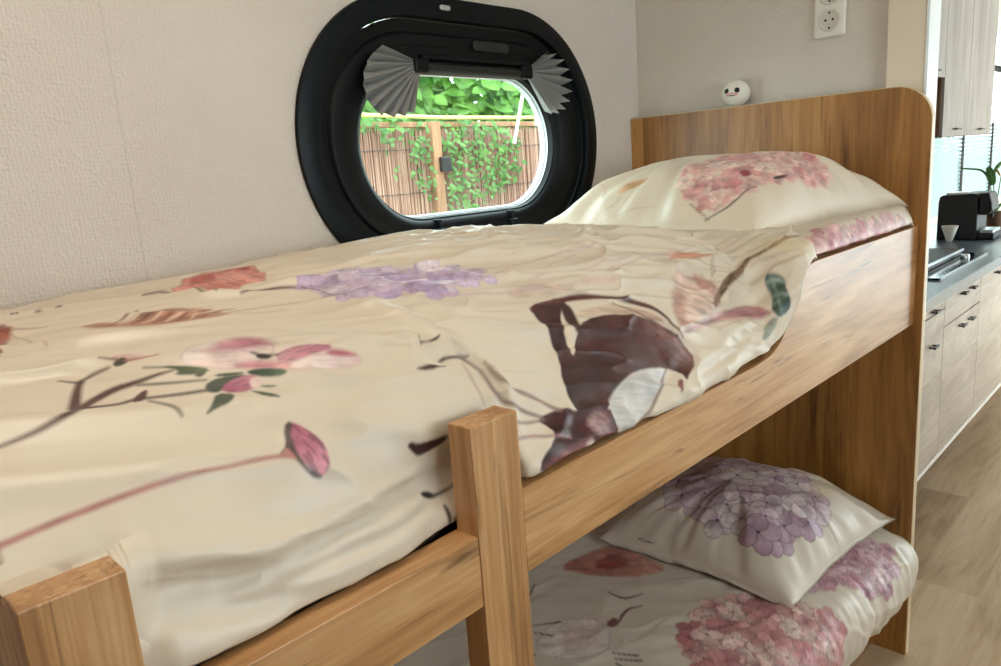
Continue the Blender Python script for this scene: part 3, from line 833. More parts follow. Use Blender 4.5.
def print_duvet(c):
    c.stroke([(0.1161,0.7269),(0.1376,0.725),(0.1548,0.7221),(0.1805,0.7136),(0.1988,0.6949),(0.2263,0.6807),(0.2489,0.6829),(0.2705,0.6826),(0.2838,0.6849)],[0.004,0.005,0.006,0.008,0.01,0.01,0.007,0.005,0.002],(84,50,44))
    c.stroke([(0.1888,0.702),(0.2204,0.7134),(0.2345,0.7099),(0.2488,0.7157),(0.2735,0.7224),(0.2982,0.7281)],[0.008,0.005,0.005,0.004,0.004,0.004],(62,34,32))
    c.stroke([(0.1867,0.7),(0.1986,0.6699),(0.2089,0.6489),(0.2189,0.6381),(0.2384,0.6404)],[0.011,0.008,0.007,0.005,0.003],(84,50,44))
    c.stroke([(0.1951,0.635),(0.2081,0.6512)],[0.003,0.005],(62,34,32))
    c.poly([(0.2292,0.7151),(0.2436,0.7003),(0.2539,0.6976),(0.2432,0.7175)],(84,50,44))
    c.stroke([(0.2453,0.7204),(0.2573,0.7354),(0.2617,0.7445),(0.2614,0.7524)],[0.003,0.004,0.004,0.002],(96,86,70))
    c.stroke([(0.2488,0.6875),(0.2645,0.6955),(0.303,0.7145)],[0.003,0.004,0.002],(80,70,56))
    c.poly([(0.2436,0.628),(0.2549,0.6261),(0.2732,0.6346),(0.2842,0.6521),(0.2705,0.6497),(0.2552,0.6428)],(196,150,140),col2=(226,206,190))
    c.poly([(0.2474,0.634),(0.2578,0.6317),(0.2574,0.6446),(0.2465,0.6463),(0.2426,0.6399)],(72,64,54))
    c.stroke([(0.2371,0.6223),(0.2488,0.6321)],[0.002,0.004],(110,90,76))
    c.stroke([(0.2561,0.6407),(0.2829,0.6505)],[0.004,0.002],(150,90,86))
    c.stroke([(0.2644,0.6629),(0.2851,0.6781)],[0.002,0.003],(90,90,70))
    c.poly([(0.2986,0.668),(0.3167,0.6562),(0.3413,0.6551),(0.3761,0.6607),(0.3864,0.6809),(0.3899,0.7039),(0.3665,0.7146),(0.337,0.716),(0.3108,0.6988),(0.2969,0.6797)],(226,208,196),rim=((190,150,150),0.003),veins=0.12,axis=((0.3727,0.7113),(0.2974,0.6721)),col2=(232,216,206))
    c.poly([(0.3302,0.669),(0.3524,0.6577),(0.3761,0.6607),(0.3889,0.6804),(0.3919,0.697),(0.3706,0.6928),(0.3502,0.6924),(0.3342,0.684),(0.3213,0.6786)],(170,92,112),soft=0.008,veins=0.25,alpha=0.9,axis=((0.3751,0.6776),(0.3184,0.6768)),col2=(206,150,156))
    c.poly([(0.2964,0.6744),(0.3169,0.6799),(0.3389,0.698),(0.3641,0.7117),(0.3524,0.717),(0.3191,0.7055),(0.2984,0.6854)],(238,222,210),soft=0.006,veins=0.15,axis=((0.3008,0.681),(0.3671,0.7207)),col2=(224,180,176))
    c.poly([(0.3848,0.709),(0.4013,0.7069),(0.4299,0.7126),(0.444,0.7227),(0.446,0.731),(0.4214,0.7319),(0.3981,0.7334),(0.3799,0.7275),(0.3777,0.7172)],(206,150,158),soft=0.004,veins=0.3,rim=((230,210,200),0.003),axis=((0.3824,0.7161),(0.4444,0.726)),col2=(178,100,120))
    c.poly([(0.3834,0.7293),(0.409,0.7301),(0.4412,0.7377),(0.468,0.7459),(0.4658,0.7569),(0.4431,0.7578),(0.4007,0.75),(0.3827,0.7372)],(232,216,206),soft=0.004,veins=0.15,rim=((200,160,160),0.0025),axis=((0.3852,0.7331),(0.4667,0.7517)),col2=(222,190,186))
    c.poly([(0.4378,0.7288),(0.454,0.7338),(0.4692,0.7464),(0.4526,0.7427),(0.431,0.7352)],(176,96,110),soft=0.003)
    c.poly([(0.3331,0.7081),(0.356,0.7112),(0.3797,0.721),(0.3913,0.7316),(0.3827,0.7372),(0.3539,0.7221)],(190,110,124),soft=0.004,veins=0.25,col2=(216,160,160))
    c.poly([(0.3641,0.7028),(0.374,0.7052),(0.3787,0.7131),(0.3714,0.7144),(0.3629,0.7091)],(44,34,36))
    c.stroke([(0.3631,0.6983),(0.3703,0.7082),(0.3845,0.7127)],[0.003,0.004,0.002],(52,40,40))
    c.poly([(0.2767,0.6711),(0.293,0.6814),(0.3167,0.7041),(0.3003,0.7036),(0.2809,0.6916),(0.2892,0.689)],(70,84,58),veins=0.2,col2=(96,100,70))
    c.poly([(0.3447,0.7204),(0.3647,0.7249),(0.3817,0.7366),(0.3762,0.7429),(0.3559,0.737),(0.3429,0.7272)],(52,70,52),veins=0.2,col2=(84,100,76))
    c.poly([(0.3116,0.7231),(0.3296,0.722),(0.3522,0.732),(0.3478,0.7416),(0.3325,0.7476),(0.3158,0.7412),(0.3079,0.7317)],(160,78,104),veins=0.3,axis=((0.3101,0.7301),(0.3512,0.7342)),col2=(204,140,150))
    c.poly([(0.3403,0.732),(0.3537,0.7334),(0.3471,0.7434),(0.337,0.7457)],(226,196,186))
    c.poly([(0.2982,0.7212),(0.3087,0.7177),(0.3196,0.7192),(0.3433,0.7266),(0.3274,0.7263),(0.3159,0.728),(0.3079,0.7362),(0.2978,0.7322)],(56,66,50))
    c.poly([(0.3115,0.7127),(0.3191,0.7126),(0.3451,0.7234),(0.3255,0.7225)],(60,76,56))
    c.poly([(0.3038,0.735),(0.3198,0.7448),(0.309,0.7554),(0.293,0.7567),(0.2797,0.7602),(0.2912,0.7512)],(64,74,58),col2=(92,96,74))
    c.poly([(0.3331,0.7454),(0.3466,0.7567),(0.3566,0.7721),(0.3409,0.763)],(66,78,58))
    c.poly([(0.3444,0.7431),(0.3649,0.7513),(0.3523,0.7503)],(66,78,58))
    c.poly([(0.2961,0.702),(0.3062,0.7005),(0.3101,0.7039),(0.3014,0.709)],(78,86,62))
    c.poly([(0.2689,0.4667),(0.2878,0.4683),(0.3032,0.4938),(0.3275,0.4877),(0.3574,0.4786),(0.3849,0.4994),(0.4068,0.5317),(0.4091,0.5695),(0.3855,0.5656),(0.3564,0.5411),(0.3299,0.5214),(0.2968,0.4998),(0.2702,0.4845)],(150,84,66),veins=0.55,soft=0.004,alpha=0.85,axis=((0.2712,0.4692),(0.4137,0.5557)),col2=(190,124,96))
    c.stroke([(0.2918,0.4913),(0.3153,0.4807),(0.3443,0.457)],[0.001,0.004,0.001],(110,54,46))
    c.stroke([(0.3027,0.4972),(0.3253,0.4906),(0.3513,0.4758)],[0.001,0.004,0.001],(222,196,170))
    c.stroke([(0.3138,0.503),(0.3351,0.5003),(0.3603,0.4888)],[0.001,0.004,0.001],(110,54,46))
    c.stroke([(0.3246,0.5096),(0.3453,0.5097),(0.3709,0.4975)],[0.001,0.004,0.001],(222,196,170))
    c.stroke([(0.3353,0.5169),(0.3559,0.5187),(0.3813,0.5071)],[0.001,0.004,0.001],(110,54,46))
    c.stroke([(0.3462,0.5242),(0.367,0.5254),(0.3919,0.5164)],[0.001,0.004,0.001],(222,196,170))
    c.stroke([(0.3564,0.5329),(0.3804,0.5273),(0.4025,0.5252)],[0.001,0.004,0.001],(110,54,46))
    c.stroke([(0.3655,0.5447),(0.3942,0.5285),(0.4133,0.5341)],[0.001,0.004,0.001],(222,196,170))
    c.stroke([(0.3753,0.5547),(0.4068,0.5335),(0.4236,0.5441)],[0.001,0.004,0.001],(110,54,46))
    c.stroke([(0.3929,0.5507),(0.4237,0.5549),(0.4457,0.5686),(0.4958,0.5799)],[0.004,0.003,0.002,0.001],(170,120,96))
    c.stroke([(0.4023,0.5598),(0.435,0.5876),(0.4701,0.596)],[0.003,0.002,0.001],(190,150,126))
    c.poly([(0.426,0.3299),(0.5135,0.1779),(0.5503,0.161),(0.5852,0.1773),(0.6282,0.2002),(0.6269,0.2404),(0.5351,0.4373),(0.4896,0.4794),(0.4654,0.4591),(0.4476,0.4078)],(196,118,108),veins=0.35,soft=0.003,rim=((150,80,76),0.004),col2=(222,160,146))
    c.poly([(0.5163,0.1978),(0.5553,0.17),(0.5736,0.1863),(0.4906,0.3484),(0.4706,0.3453)],(178,92,86),veins=0.3,soft=0.003)
    c.poly([(0.5544,0.2108),(0.5851,0.2036),(0.6131,0.226),(0.5366,0.3624),(0.4823,0.415)],(214,150,138),veins=0.3,soft=0.003)
    c.poly([(0.4498,0.4046),(0.5057,0.3544),(0.5093,0.4267),(0.4802,0.4723),(0.4434,0.4833)],(200,126,116),veins=0.3,soft=0.003)
    c.poly([(0.5989,0.19),(0.6278,0.2007),(0.6213,0.2242),(0.5934,0.2128)],(166,84,78),veins=0.3,soft=0.003)
    c.stroke([(0.3993,0.3209),(0.4318,0.3348),(0.4472,0.4088),(0.435,0.48)],[0.003,0.004,0.004,0.003],(84,50,44))
    c.stroke([(0.4579,0.5028),(0.4819,0.5063),(0.5097,0.5141),(0.5336,0.5297)],[0.003,0.006,0.005,0.003],(84,50,44))
    c.poly([(0.2452,0.2554),(0.2513,0.2561),(0.2563,0.2592),(0.2576,0.2255)],(62,34,32))
    c.poly([(0.2708,0.2661),(0.2774,0.2659),(0.2825,0.2691),(0.2768,0.2693)],(62,34,32))
    c.poly([(0.2953,0.273),(0.3019,0.273),(0.3071,0.2755),(0.301,0.2762)],(62,34,32))
    c.poly([(0.212,0.3369),(0.2227,0.3412),(0.2145,0.407),(0.2078,0.4176),(0.1784,0.5053),(0.1744,0.5032)],(140,70,54),soft=0.003,veins=0.3,col2=(176,104,80))
    c.poly([(0.1726,0.5119),(0.1784,0.5128),(0.1735,0.538),(0.1632,0.5588)],(120,62,52))
    c.stroke([(0.2092,0.4186),(0.2158,0.467),(0.2105,0.5505)],[0.002,0.002,0.001],(176,140,120))
    c.stroke([(0.2128,0.4102),(0.2278,0.417),(0.245,0.4255)],[0.002,0.002,0.001],(150,110,96))
    c.poly([(0.3449,0.8011),(0.3531,0.8046),(0.3612,0.8218),(0.365,0.8397),(0.3637,0.8523),(0.355,0.8614),(0.3479,0.8612),(0.339,0.849),(0.3358,0.8333),(0.3349,0.8196)],(186,104,126),veins=0.45,mottle=0.4,axis=((0.3429,0.8055),(0.3567,0.8621)),col2=(206,140,150))
    c.poly([(0.3391,0.8025),(0.3468,0.7991),(0.3485,0.8038),(0.3387,0.8164),(0.3362,0.8357),(0.3403,0.8507),(0.3505,0.8605),(0.3467,0.8628),(0.3403,0.8574),(0.3333,0.8429),(0.33,0.8281),(0.3216,0.8306),(0.3227,0.8268),(0.3307,0.823)],(74,52,48),mottle=0.5,col2=(100,78,64))
    c.poly([(0.3203,0.8299),(0.3297,0.8239),(0.3327,0.8317),(0.334,0.8401),(0.3266,0.8352)],(190,130,120))
    c.stroke([(0.3432,0.8554),(0.3495,0.8611)],[0.003,0.002],(34,26,26))
    c.stroke([(0.3251,0.831),(0.2955,0.8239),(0.2624,0.8195),(0.2369,0.8164),(0.2059,0.814),(0.1516,0.8139),(0.1198,0.8154),(0.0948,0.8183)],[0.005,0.004,0.004,0.0045,0.005,0.006,0.006,0.006],(170,120,112),soft=0.002)
    c.hydrangea([(0.5399,0.5255),(0.5617,0.5243),(0.6168,0.4963),(0.6479,0.5154),(0.6865,0.5523),(0.7422,0.5789),(0.7666,0.6396),(0.7428,0.6808),(0.7005,0.6835),(0.6309,0.672),(0.5831,0.641),(0.5447,0.6148),(0.5347,0.5631)],[(198,176,200),(212,192,208),(184,160,190),(222,206,212)],(158,130,158),90,0.034,11,rimk=0.4)
    c.stroke([(0.5336,0.5297),(0.5347,0.5631),(0.5447,0.6148)],[0.003,0.002,0.002],(110,70,80))
    c.stroke([(0.6373,0.5459),(0.6668,0.5998),(0.7261,0.627),(0.8309,0.6455),(0.9345,0.6604),(1.0684,0.6652)],[0.001,0.003,0.002,0.0015],(186,150,150),alpha=0.75)
    c.stroke([(0.647,0.6749),(0.7081,0.6747),(0.815,0.688),(0.9601,0.6705)],[0.001,0.003,0.002,0.0015],(186,150,150),alpha=0.75)
    c.stroke([(0.5948,0.6699),(0.6851,0.6994),(0.7456,0.725),(0.8638,0.7469)],[0.001,0.003,0.002,0.0015],(186,150,150),alpha=0.75)
    c.stroke([(0.7885,0.6554),(0.8801,0.6469),(0.9564,0.6654),(1.0046,0.6656)],[0.001,0.003,0.002,0.0015],(186,150,150),alpha=0.75)
    c.stroke([(0.8003,0.7092),(0.9437,0.7195),(1.0513,0.7196),(1.2587,0.7178)],[0.001,0.003,0.002,0.0015],(186,150,150),alpha=0.75)
    c.stroke([(0.9063,0.7372),(1.0421,0.7293),(1.1909,0.7159)],[0.001,0.003,0.002,0.0015],(186,150,150),alpha=0.75)
    c.poly([(0.7435,0.718),(0.7899,0.7244),(0.8379,0.7389),(0.8607,0.7489),(0.8358,0.7573),(0.775,0.7418),(0.7419,0.7298)],(196,160,140),soft=0.006,alpha=0.75,veins=0.3,col2=(214,186,164))
    c.poly([(0.859,0.7421),(0.9089,0.7449),(0.9505,0.756),(0.9516,0.7632),(0.9249,0.7577),(0.8711,0.7481)],(206,168,146),soft=0.005,alpha=0.7)
    c.poly([(1.1713,0.7218),(1.2105,0.7274),(1.2604,0.7459),(1.2602,0.7563),(1.2192,0.7466),(1.1421,0.7461)],(190,128,98),soft=0.003,alpha=0.8)
    c.stroke([(1.2524,0.7588),(1.2356,0.776),(1.2028,0.7928)],[0.001,0.002,0.001],(150,110,90))
    c.poly([(0.7381,0.7655),(0.7683,0.7558),(0.8098,0.7574),(0.8239,0.7666),(0.7995,0.7768),(0.7807,0.7942),(0.7607,0.8302),(0.7581,0.8513),(0.7892,0.8203),(0.8193,0.8078),(0.8734,0.8111),(0.923,0.8269),(0.9595,0.8475),(0.9827,0.8785),(1.001,0.9123),(0.9864,0.9312),(0.9612,0.9406),(0.9454,0.9493),(0.9508,0.9316),(0.9294,0.9177),(0.8775,0.9066),(0.8382,0.9052),(0.8039,0.9128),(0.7739,0.9283),(0.7578,0.9387),(0.7331,0.9365),(0.7083,0.9217),(0.7079,0.8995),(0.713,0.876),(0.7279,0.8489),(0.7365,0.8155),(0.742,0.778)],(58,24,22),veins=0.2,mottle=0.3,axis=((0.703,0.887),(0.99,0.9011)),col2=(84,38,33))
    c.poly([(0.7889,0.7903),(0.7703,0.8215),(0.7688,0.841),(0.7592,0.8516),(0.758,0.8354),(0.7641,0.8129)],(214,194,168))
    c.stroke([(0.8056,0.7611),(0.8046,0.7814),(0.7986,0.802),(0.7913,0.8188)],[0.01,0.02,0.022,0.012],(58,24,22))
    c.stroke([(0.7432,0.7665),(0.8026,0.7603),(0.8773,0.7758),(0.9314,0.7945),(0.9763,0.8191),(0.9887,0.8501),(0.9943,0.8844)],[0.006,0.012,0.01,0.012,0.011,0.008,0.004],(84,38,33))
    c.poly([(0.8093,0.7918),(0.8572,0.793),(0.9174,0.8056),(0.9629,0.8262),(0.9776,0.8564),(0.9603,0.8464),(0.9237,0.8264),(0.8743,0.8104),(0.8181,0.8073)],(208,186,158),veins=0.25,col2=(196,160,138))
    c.stroke([(0.8968,0.7962),(0.9342,0.8237),(0.9621,0.8536)],[0.002,0.004,0.002],(84,38,33))
    c.poly([(0.9351,0.8407),(0.9776,0.8564),(0.9983,0.8948),(0.9945,0.9229),(0.9726,0.9236),(0.9573,0.8926)],(150,106,98),soft=0.02,alpha=0.55,veins=0.4,col2=(196,160,150))
    c.poly([(0.8367,0.8281),(0.8416,0.8298),(0.8359,0.833),(0.8315,0.8313)],(40,14,16),alpha=0.8)
    c.poly([(0.8625,0.8411),(0.8676,0.8427),(0.8665,0.8457),(0.8617,0.8438)],(40,14,16),alpha=0.8)
    c.poly([(0.7852,0.8485),(0.7888,0.8504),(0.7861,0.8536),(0.782,0.8518)],(40,14,16),alpha=0.8)
    c.poly([(0.936,0.8663),(0.9408,0.8682),(0.9348,0.8718),(0.9297,0.87)],(40,14,16),alpha=0.8)
    c.poly([(0.8838,0.8601),(0.8889,0.8618),(0.8848,0.8652),(0.8794,0.8634)],(40,14,16),alpha=0.8)
    c.poly([(0.8239,0.8257),(0.8282,0.8274),(0.8241,0.8305),(0.8194,0.829)],(40,14,16),alpha=0.8)
    c.poly([(0.7696,0.9085),(0.7738,0.9105),(0.7713,0.9129),(0.767,0.9111)],(40,14,16),alpha=0.8)
    c.poly([(0.9466,0.865),(0.9512,0.8669),(0.9464,0.8704),(0.942,0.8685)],(40,14,16),alpha=0.8)
    c.poly([(0.8843,0.8487),(0.8894,0.8503),(0.887,0.8531),(0.8821,0.8513)],(40,14,16),alpha=0.8)
    c.poly([(0.8836,0.8633),(0.8889,0.8651),(0.8846,0.8685),(0.8792,0.8668)],(40,14,16),alpha=0.8)
    c.poly([(0.9355,0.9123),(0.9407,0.9142),(0.9373,0.9175),(0.9321,0.9153)],(40,14,16),alpha=0.8)
    c.poly([(0.8629,0.8738),(0.8678,0.8755),(0.8627,0.879),(0.8575,0.8772)],(40,14,16),alpha=0.8)
    c.poly([(0.8811,0.8801),(0.8867,0.8819),(0.882,0.885),(0.8763,0.8833)],(40,14,16),alpha=0.8)
    c.poly([(0.8099,0.8437),(0.8139,0.8456),(0.8105,0.8488),(0.807,0.8469)],(40,14,16),alpha=0.8)
    c.poly([(0.7605,0.8706),(0.7647,0.8724),(0.7614,0.8755),(0.7573,0.8738)],(40,14,16),alpha=0.8)
    c.poly([(0.8097,0.8739),(0.8136,0.8758),(0.8097,0.8788),(0.8061,0.8768)],(40,14,16),alpha=0.8)
    c.poly([(0.8624,0.8643),(0.8673,0.8661),(0.8635,0.8693),(0.8584,0.8675)],(40,14,16),alpha=0.8)
    c.poly([(0.9808,0.8771),(0.9849,0.8791),(0.9826,0.8823),(0.9775,0.8802)],(40,14,16),alpha=0.8)
    c.poly([(0.8647,0.846),(0.8696,0.8479),(0.8665,0.851),(0.8622,0.8492)],(40,14,16),alpha=0.8)
    c.poly([(0.9024,0.8652),(0.9071,0.867),(0.9041,0.8704),(0.8996,0.8686)],(40,14,16),alpha=0.8)
    c.poly([(0.8141,0.8786),(0.8181,0.8804),(0.8125,0.8837),(0.8093,0.8819)],(40,14,16),alpha=0.8)
    c.poly([(0.7977,0.8312),(0.8018,0.8329),(0.7998,0.836),(0.7956,0.8343)],(40,14,16),alpha=0.8)
    c.poly([(0.8202,0.8507),(0.8238,0.8526),(0.82,0.8559),(0.8164,0.854)],(40,14,16),alpha=0.8)
    c.poly([(0.7988,0.8607),(0.8026,0.8626),(0.7999,0.8657),(0.7964,0.8638)],(40,14,16),alpha=0.8)
    c.poly([(0.7549,0.8774),(0.759,0.8792),(0.7557,0.8822),(0.7517,0.8804)],(40,14,16),alpha=0.8)
    c.poly([(0.787,0.8345),(0.7917,0.8363),(0.7891,0.8394),(0.7846,0.8376)],(40,14,16),alpha=0.8)
    c.poly([(0.8423,0.8392),(0.8472,0.8407),(0.8448,0.8438),(0.8401,0.842)],(40,14,16),alpha=0.8)
    c.poly([(0.8718,0.842),(0.8769,0.8439),(0.8761,0.8461),(0.8711,0.8443)],(40,14,16),alpha=0.8)
    c.poly([(0.7708,0.9287),(0.8037,0.9133),(0.8365,0.9066),(0.8771,0.9071),(0.9283,0.9192),(0.9121,0.9338),(0.8413,0.9595),(0.7982,0.9675),(0.7772,0.9708),(0.7623,0.9597)],(206,200,192),soft=0.004,veins=0.15,col2=(190,184,182))
    c.stroke([(0.9276,0.9197),(0.8808,0.9447),(0.8362,0.966),(0.7994,0.9689)],[0.002,0.003,0.003,0.002],(92,60,56))
    c.poly([(0.9364,0.94),(0.9398,0.9459),(0.9207,0.9576),(0.9148,0.9583),(0.9185,0.9488)],(140,84,82))
    c.poly([(0.6387,0.9039),(0.6873,0.9055),(0.7074,0.9198),(0.7708,0.9287),(0.77,0.962),(0.7689,0.9688),(0.816,1.0504),(0.7041,0.9637),(0.7445,1.0471),(0.6356,0.9616),(0.6009,0.9605),(0.6117,0.9489),(0.6392,0.9405),(0.6533,0.9238)],(54,16,22),veins=0.25,axis=((0.6188,0.9565),(0.7734,0.9374)),col2=(80,30,34))
    c.poly([(0.6054,0.9606),(0.6406,0.9557),(0.6802,0.956),(0.713,0.959),(0.8074,1.0502),(0.7482,1.0489),(0.6341,0.9615)],(156,96,98),soft=0.006,veins=0.45,mottle=0.3,col2=(186,140,136))
    c.poly([(0.7154,0.936),(0.7472,0.9289),(0.7607,0.9372),(0.7595,0.9583),(0.8247,1.0505),(0.7194,0.9537)],(186,150,146),soft=0.005,veins=0.4,axis=((0.7196,0.9346),(0.7566,0.9628)),col2=(110,50,54))
    c.poly([(0.6957,0.959),(0.713,0.959),(0.8057,1.0502),(0.7057,0.9637)],(222,206,200),soft=0.003)
    c.stroke([(0.5828,0.7954),(0.5924,0.8109),(0.5976,0.8306),(0.5966,0.8577),(0.6029,0.8732),(0.6285,0.8916),(0.6509,0.906)],[0.003,0.004,0.004,0.005,0.005,0.005,0.004],(120,92,84))
    c.stroke([(0.6043,0.8175),(0.6054,0.8362),(0.6115,0.8522),(0.647,0.8746),(0.6832,0.9077)],[0.002,0.004,0.005,0.005,0.005],(134,104,94))
    c.stroke([(0.5815,0.8064),(0.5811,0.834),(0.5796,0.8618)],[0.002,0.002,0.002],(176,150,132))
    c.stroke([(0.6068,0.8993),(0.6264,0.9051),(0.6515,0.9098)],[0.003,0.003,0.003],(120,92,84))
    c.stroke([(0.5962,0.9169),(0.6189,0.9214),(0.6395,0.9326),(0.6757,0.9436)],[0.003,0.004,0.003,0.003],(150,112,112))
    c.poly([(0.554,0.7462),(0.5462,0.7586),(0.5504,0.7622),(0.5441,0.7641)],(62,34,32))
    c.poly([(0.555,0.7644),(0.5661,0.7628),(0.576,0.7618),(0.5735,0.7652),(0.5602,0.7683)],(62,34,32))
    c.stroke([(0.5497,0.7627),(0.5565,0.7654)],0.002,(62,34,32))
    c.poly([(0.555,0.7881),(0.5664,0.7879),(0.5953,0.8),(0.5924,0.8022),(0.5679,0.7923),(0.5569,0.7921)],(62,34,32))
    c.poly([(0.5125,0.7915),(0.5351,0.7951),(0.5643,0.7978),(0.5528,0.8019),(0.5274,0.8017)],(62,34,32))
    c.poly([(0.4533,0.8668),(0.4608,0.8645),(0.4703,0.8696),(0.4934,0.8737),(0.5182,0.875),(0.5148,0.8815),(0.4911,0.8848),(0.4704,0.8833),(0.4608,0.8752)],(54,28,28))
    c.poly([(0.4649,0.9245),(0.4808,0.9305),(0.4869,0.9387),(0.4764,0.9384),(0.461,0.9283)],(30,24,26))
    c.stroke([(0.4845,0.9375),(0.5061,0.9386),(0.5169,0.9366)],[0.004,0.003,0.002],(50,40,40))
    c.stroke([(0.4943,0.954),(0.4952,0.9642),(0.4939,0.9754)],[0.004,0.006,0.004],(26,22,26))
    c.poly([(1.09,0.7754),(1.1556,0.7797),(1.1787,0.8044),(1.1705,0.8507),(1.1359,0.8633),(1.0749,0.8703),(1.0037,0.8777),(1.0207,0.8402),(1.0647,0.809)],(206,164,144),veins=0.4,soft=0.006,alpha=0.9,rim=((190,150,130),0.003),col2=(226,196,176))
    c.poly([(1.1497,0.7808),(1.1908,0.795),(1.1859,0.8434),(1.1603,0.8574),(1.1464,0.8262)],(176,120,104),veins=0.4,soft=0.005,alpha=0.85,col2=(200,150,132))
    c.poly([(1.0493,0.8058),(1.0866,0.8083),(1.0487,0.8457),(1.0178,0.8773),(1.0042,0.8599)],(186,136,120),soft=0.006,alpha=0.7,veins=0.4)
    c.poly([(0.9947,0.8775),(1.091,0.8686),(1.201,0.8629),(1.2787,0.8651),(1.2828,0.9019),(1.2737,0.9007),(1.1995,0.8868),(1.1098,0.8785),(1.0271,0.8839)],(168,112,112),veins=0.45,soft=0.004,axis=((1.2778,0.8968),(1.0089,0.8756)),col2=(200,156,150))
    c.stroke([(1.1408,0.8541),(1.1857,0.8345),(1.228,0.8151),(1.3176,0.7955),(1.3508,0.8012),(1.3964,0.8043),(1.4331,0.8154)],[0.01,0.013,0.016,0.012,0.01,0.008,0.004],(122,92,64))
    c.stroke([(1.1922,0.8326),(1.2144,0.8272)],[0.004,0.002],(52,34,28),smooth=0)
    c.stroke([(1.2165,0.8211),(1.24,0.8152)],[0.004,0.002],(52,34,28),smooth=0)
    c.stroke([(1.2386,0.8111),(1.2696,0.8028)],[0.004,0.002],(52,34,28),smooth=0)
    c.stroke([(1.3304,0.8005),(1.3392,0.801)],[0.004,0.002],(52,34,28),smooth=0)
    c.stroke([(1.3442,0.803),(1.3527,0.7967)],[0.004,0.002],(52,34,28),smooth=0)
    c.stroke([(1.3632,0.7983),(1.3753,0.7959)],[0.004,0.002],(52,34,28),smooth=0)
    c.stroke([(1.3792,0.802),(1.4029,0.7999)],[0.004,0.002],(52,34,28),smooth=0)
    c.stroke([(1.262,0.752),(1.2465,0.7766),(1.2014,0.798)],[0.001,0.002,0.001],(150,116,96))
    c.stroke([(1.1584,0.7203),(1.2253,0.734),(1.264,0.7494)],[0.002,0.007,0.002],(182,120,92),alpha=0.8)
    c.poly([(1.319,0.8444),(1.3263,0.8441),(1.3297,0.861),(1.3261,0.8769),(1.3154,0.8907),(1.3083,0.9113),(1.2993,0.9186),(1.2803,0.9178),(1.2828,0.9019),(1.3036,0.8772),(1.3097,0.8586)],(44,66,58),veins=0.25,mottle=0.4,col2=(70,92,84))
    c.stroke([(1.3161,0.8529),(1.3226,0.8617),(1.3224,0.8798)],[0.002,0.003,0.002],(170,186,176))
    c.stroke([(1.3028,0.88),(1.3087,0.8886),(1.3099,0.8989)],[0.002,0.003,0.002],(150,170,160))
    c.stroke([(1.3233,0.8527),(1.3089,0.8789),(1.2906,0.9111)],[0.001,0.002,0.001],(120,146,134))
    c.poly([(1.2733,0.908),(1.2814,0.9188),(1.2366,0.9378),(1.2126,0.9386),(1.2368,0.9238)],(120,134,124),veins=0.3,alpha=0.8,col2=(168,174,160))
    c.stroke([(1.1061,0.8948),(1.1829,0.8897),(1.254,0.8962)],[0.002,0.003,0.002],(190,160,140))
    c.stroke([(1.3406,0.8561),(1.3657,0.8466),(1.3926,0.8496)],[0.002,0.002,0.001],(200,180,120),alpha=0.5)
    c.poly([(1.3719,0.7598),(1.3929,0.7985),(1.4198,0.8387),(1.4222,0.8593),(1.3599,0.8387),(1.353,0.8039)],(214,186,130),soft=0.02,alpha=0.45)

def print_sheet(c):
    c.hydrangea([(1.4886,0.8146),(1.581,0.8433),(1.7329,0.8467),(1.9099,0.8497),(1.9652,0.865),(1.9513,0.8761),(1.7842,0.8852),(1.5866,0.8816),(1.4562,0.867),(1.4222,0.849)],[(206,140,146),(220,170,168),(190,112,124),(226,190,180)],(160,96,102),60,0.036,5,rimk=0.5)

def print_up_pillow(c):
    c.hydrangea([(0.3368,0.6064),(0.3445,0.5432),(0.3305,0.4397),(0.2657,0.3932),(0.2087,0.3298),(0.1509,0.3166),(0.1042,0.3203),(0.081,0.3601),(0.0792,0.4198),(0.1174,0.4902),(0.1374,0.5554),(0.1598,0.6218),(0.1745,0.6482),(0.1935,0.6775),(0.2413,0.6731),(0.2847,0.6465)],[(230,176,170),(236,196,184),(220,150,150),(240,214,198)],(204,134,132),120,0.036,21,rimk=0.35)
    c.poly([(0.2093,0.5691),(0.1977,0.5454),(0.1808,0.5484),(0.1796,0.5864)],(150,60,70))
    c.poly([(0.138,0.5351),(0.1332,0.5073),(0.1242,0.4889),(0.1229,0.5154),(0.1301,0.5341)],(70,40,40))
    c.stroke([(0.2222,0.716),(0.1806,0.6847),(0.1688,0.6584),(0.161,0.6305),(0.1453,0.5992)],[0.003,0.005,0.005,0.004,0.003],(98,74,62))
    c.stroke([(0.2734,0.6723),(0.2418,0.6945),(0.2123,0.7149)],[0.002,0.004,0.002],(150,116,100))
    c.poly([(0.0801,0.2585),(0.078,0.2168),(0.0765,0.18),(0.0768,0.1856),(0.0806,0.2097)],(140,60,70),soft=0.003)
    c.poly([(0.5057,0.6352),(0.4914,0.5942),(0.4431,0.5718),(0.4364,0.5972),(0.4683,0.6089),(0.491,0.6362)],(200,150,104),soft=0.004,veins=0.3,col2=(222,184,146))
    c.stroke([(0.5756,0.6871),(0.5374,0.6597),(0.554,0.6154),(0.5916,0.5934)],[0.001,0.003,0.001],(206,176,160))
    c.stroke([(0.499,0.7083),(0.4716,0.6683),(0.4667,0.6312)],[0.001,0.003,0.001],(206,176,160))
    c.stroke([(0.5368,0.7026),(0.4937,0.6698),(0.4922,0.6468)],[0.001,0.003,0.001],(206,176,160))
    c.stroke([(0.5215,0.7236),(0.4704,0.6957),(0.4317,0.6837),(0.3837,0.6721)],[0.001,0.003,0.001],(206,176,160))
    c.stroke([(0.5849,0.6587),(0.5412,0.6923),(0.5313,0.726)],[0.001,0.003,0.001],(206,176,160))

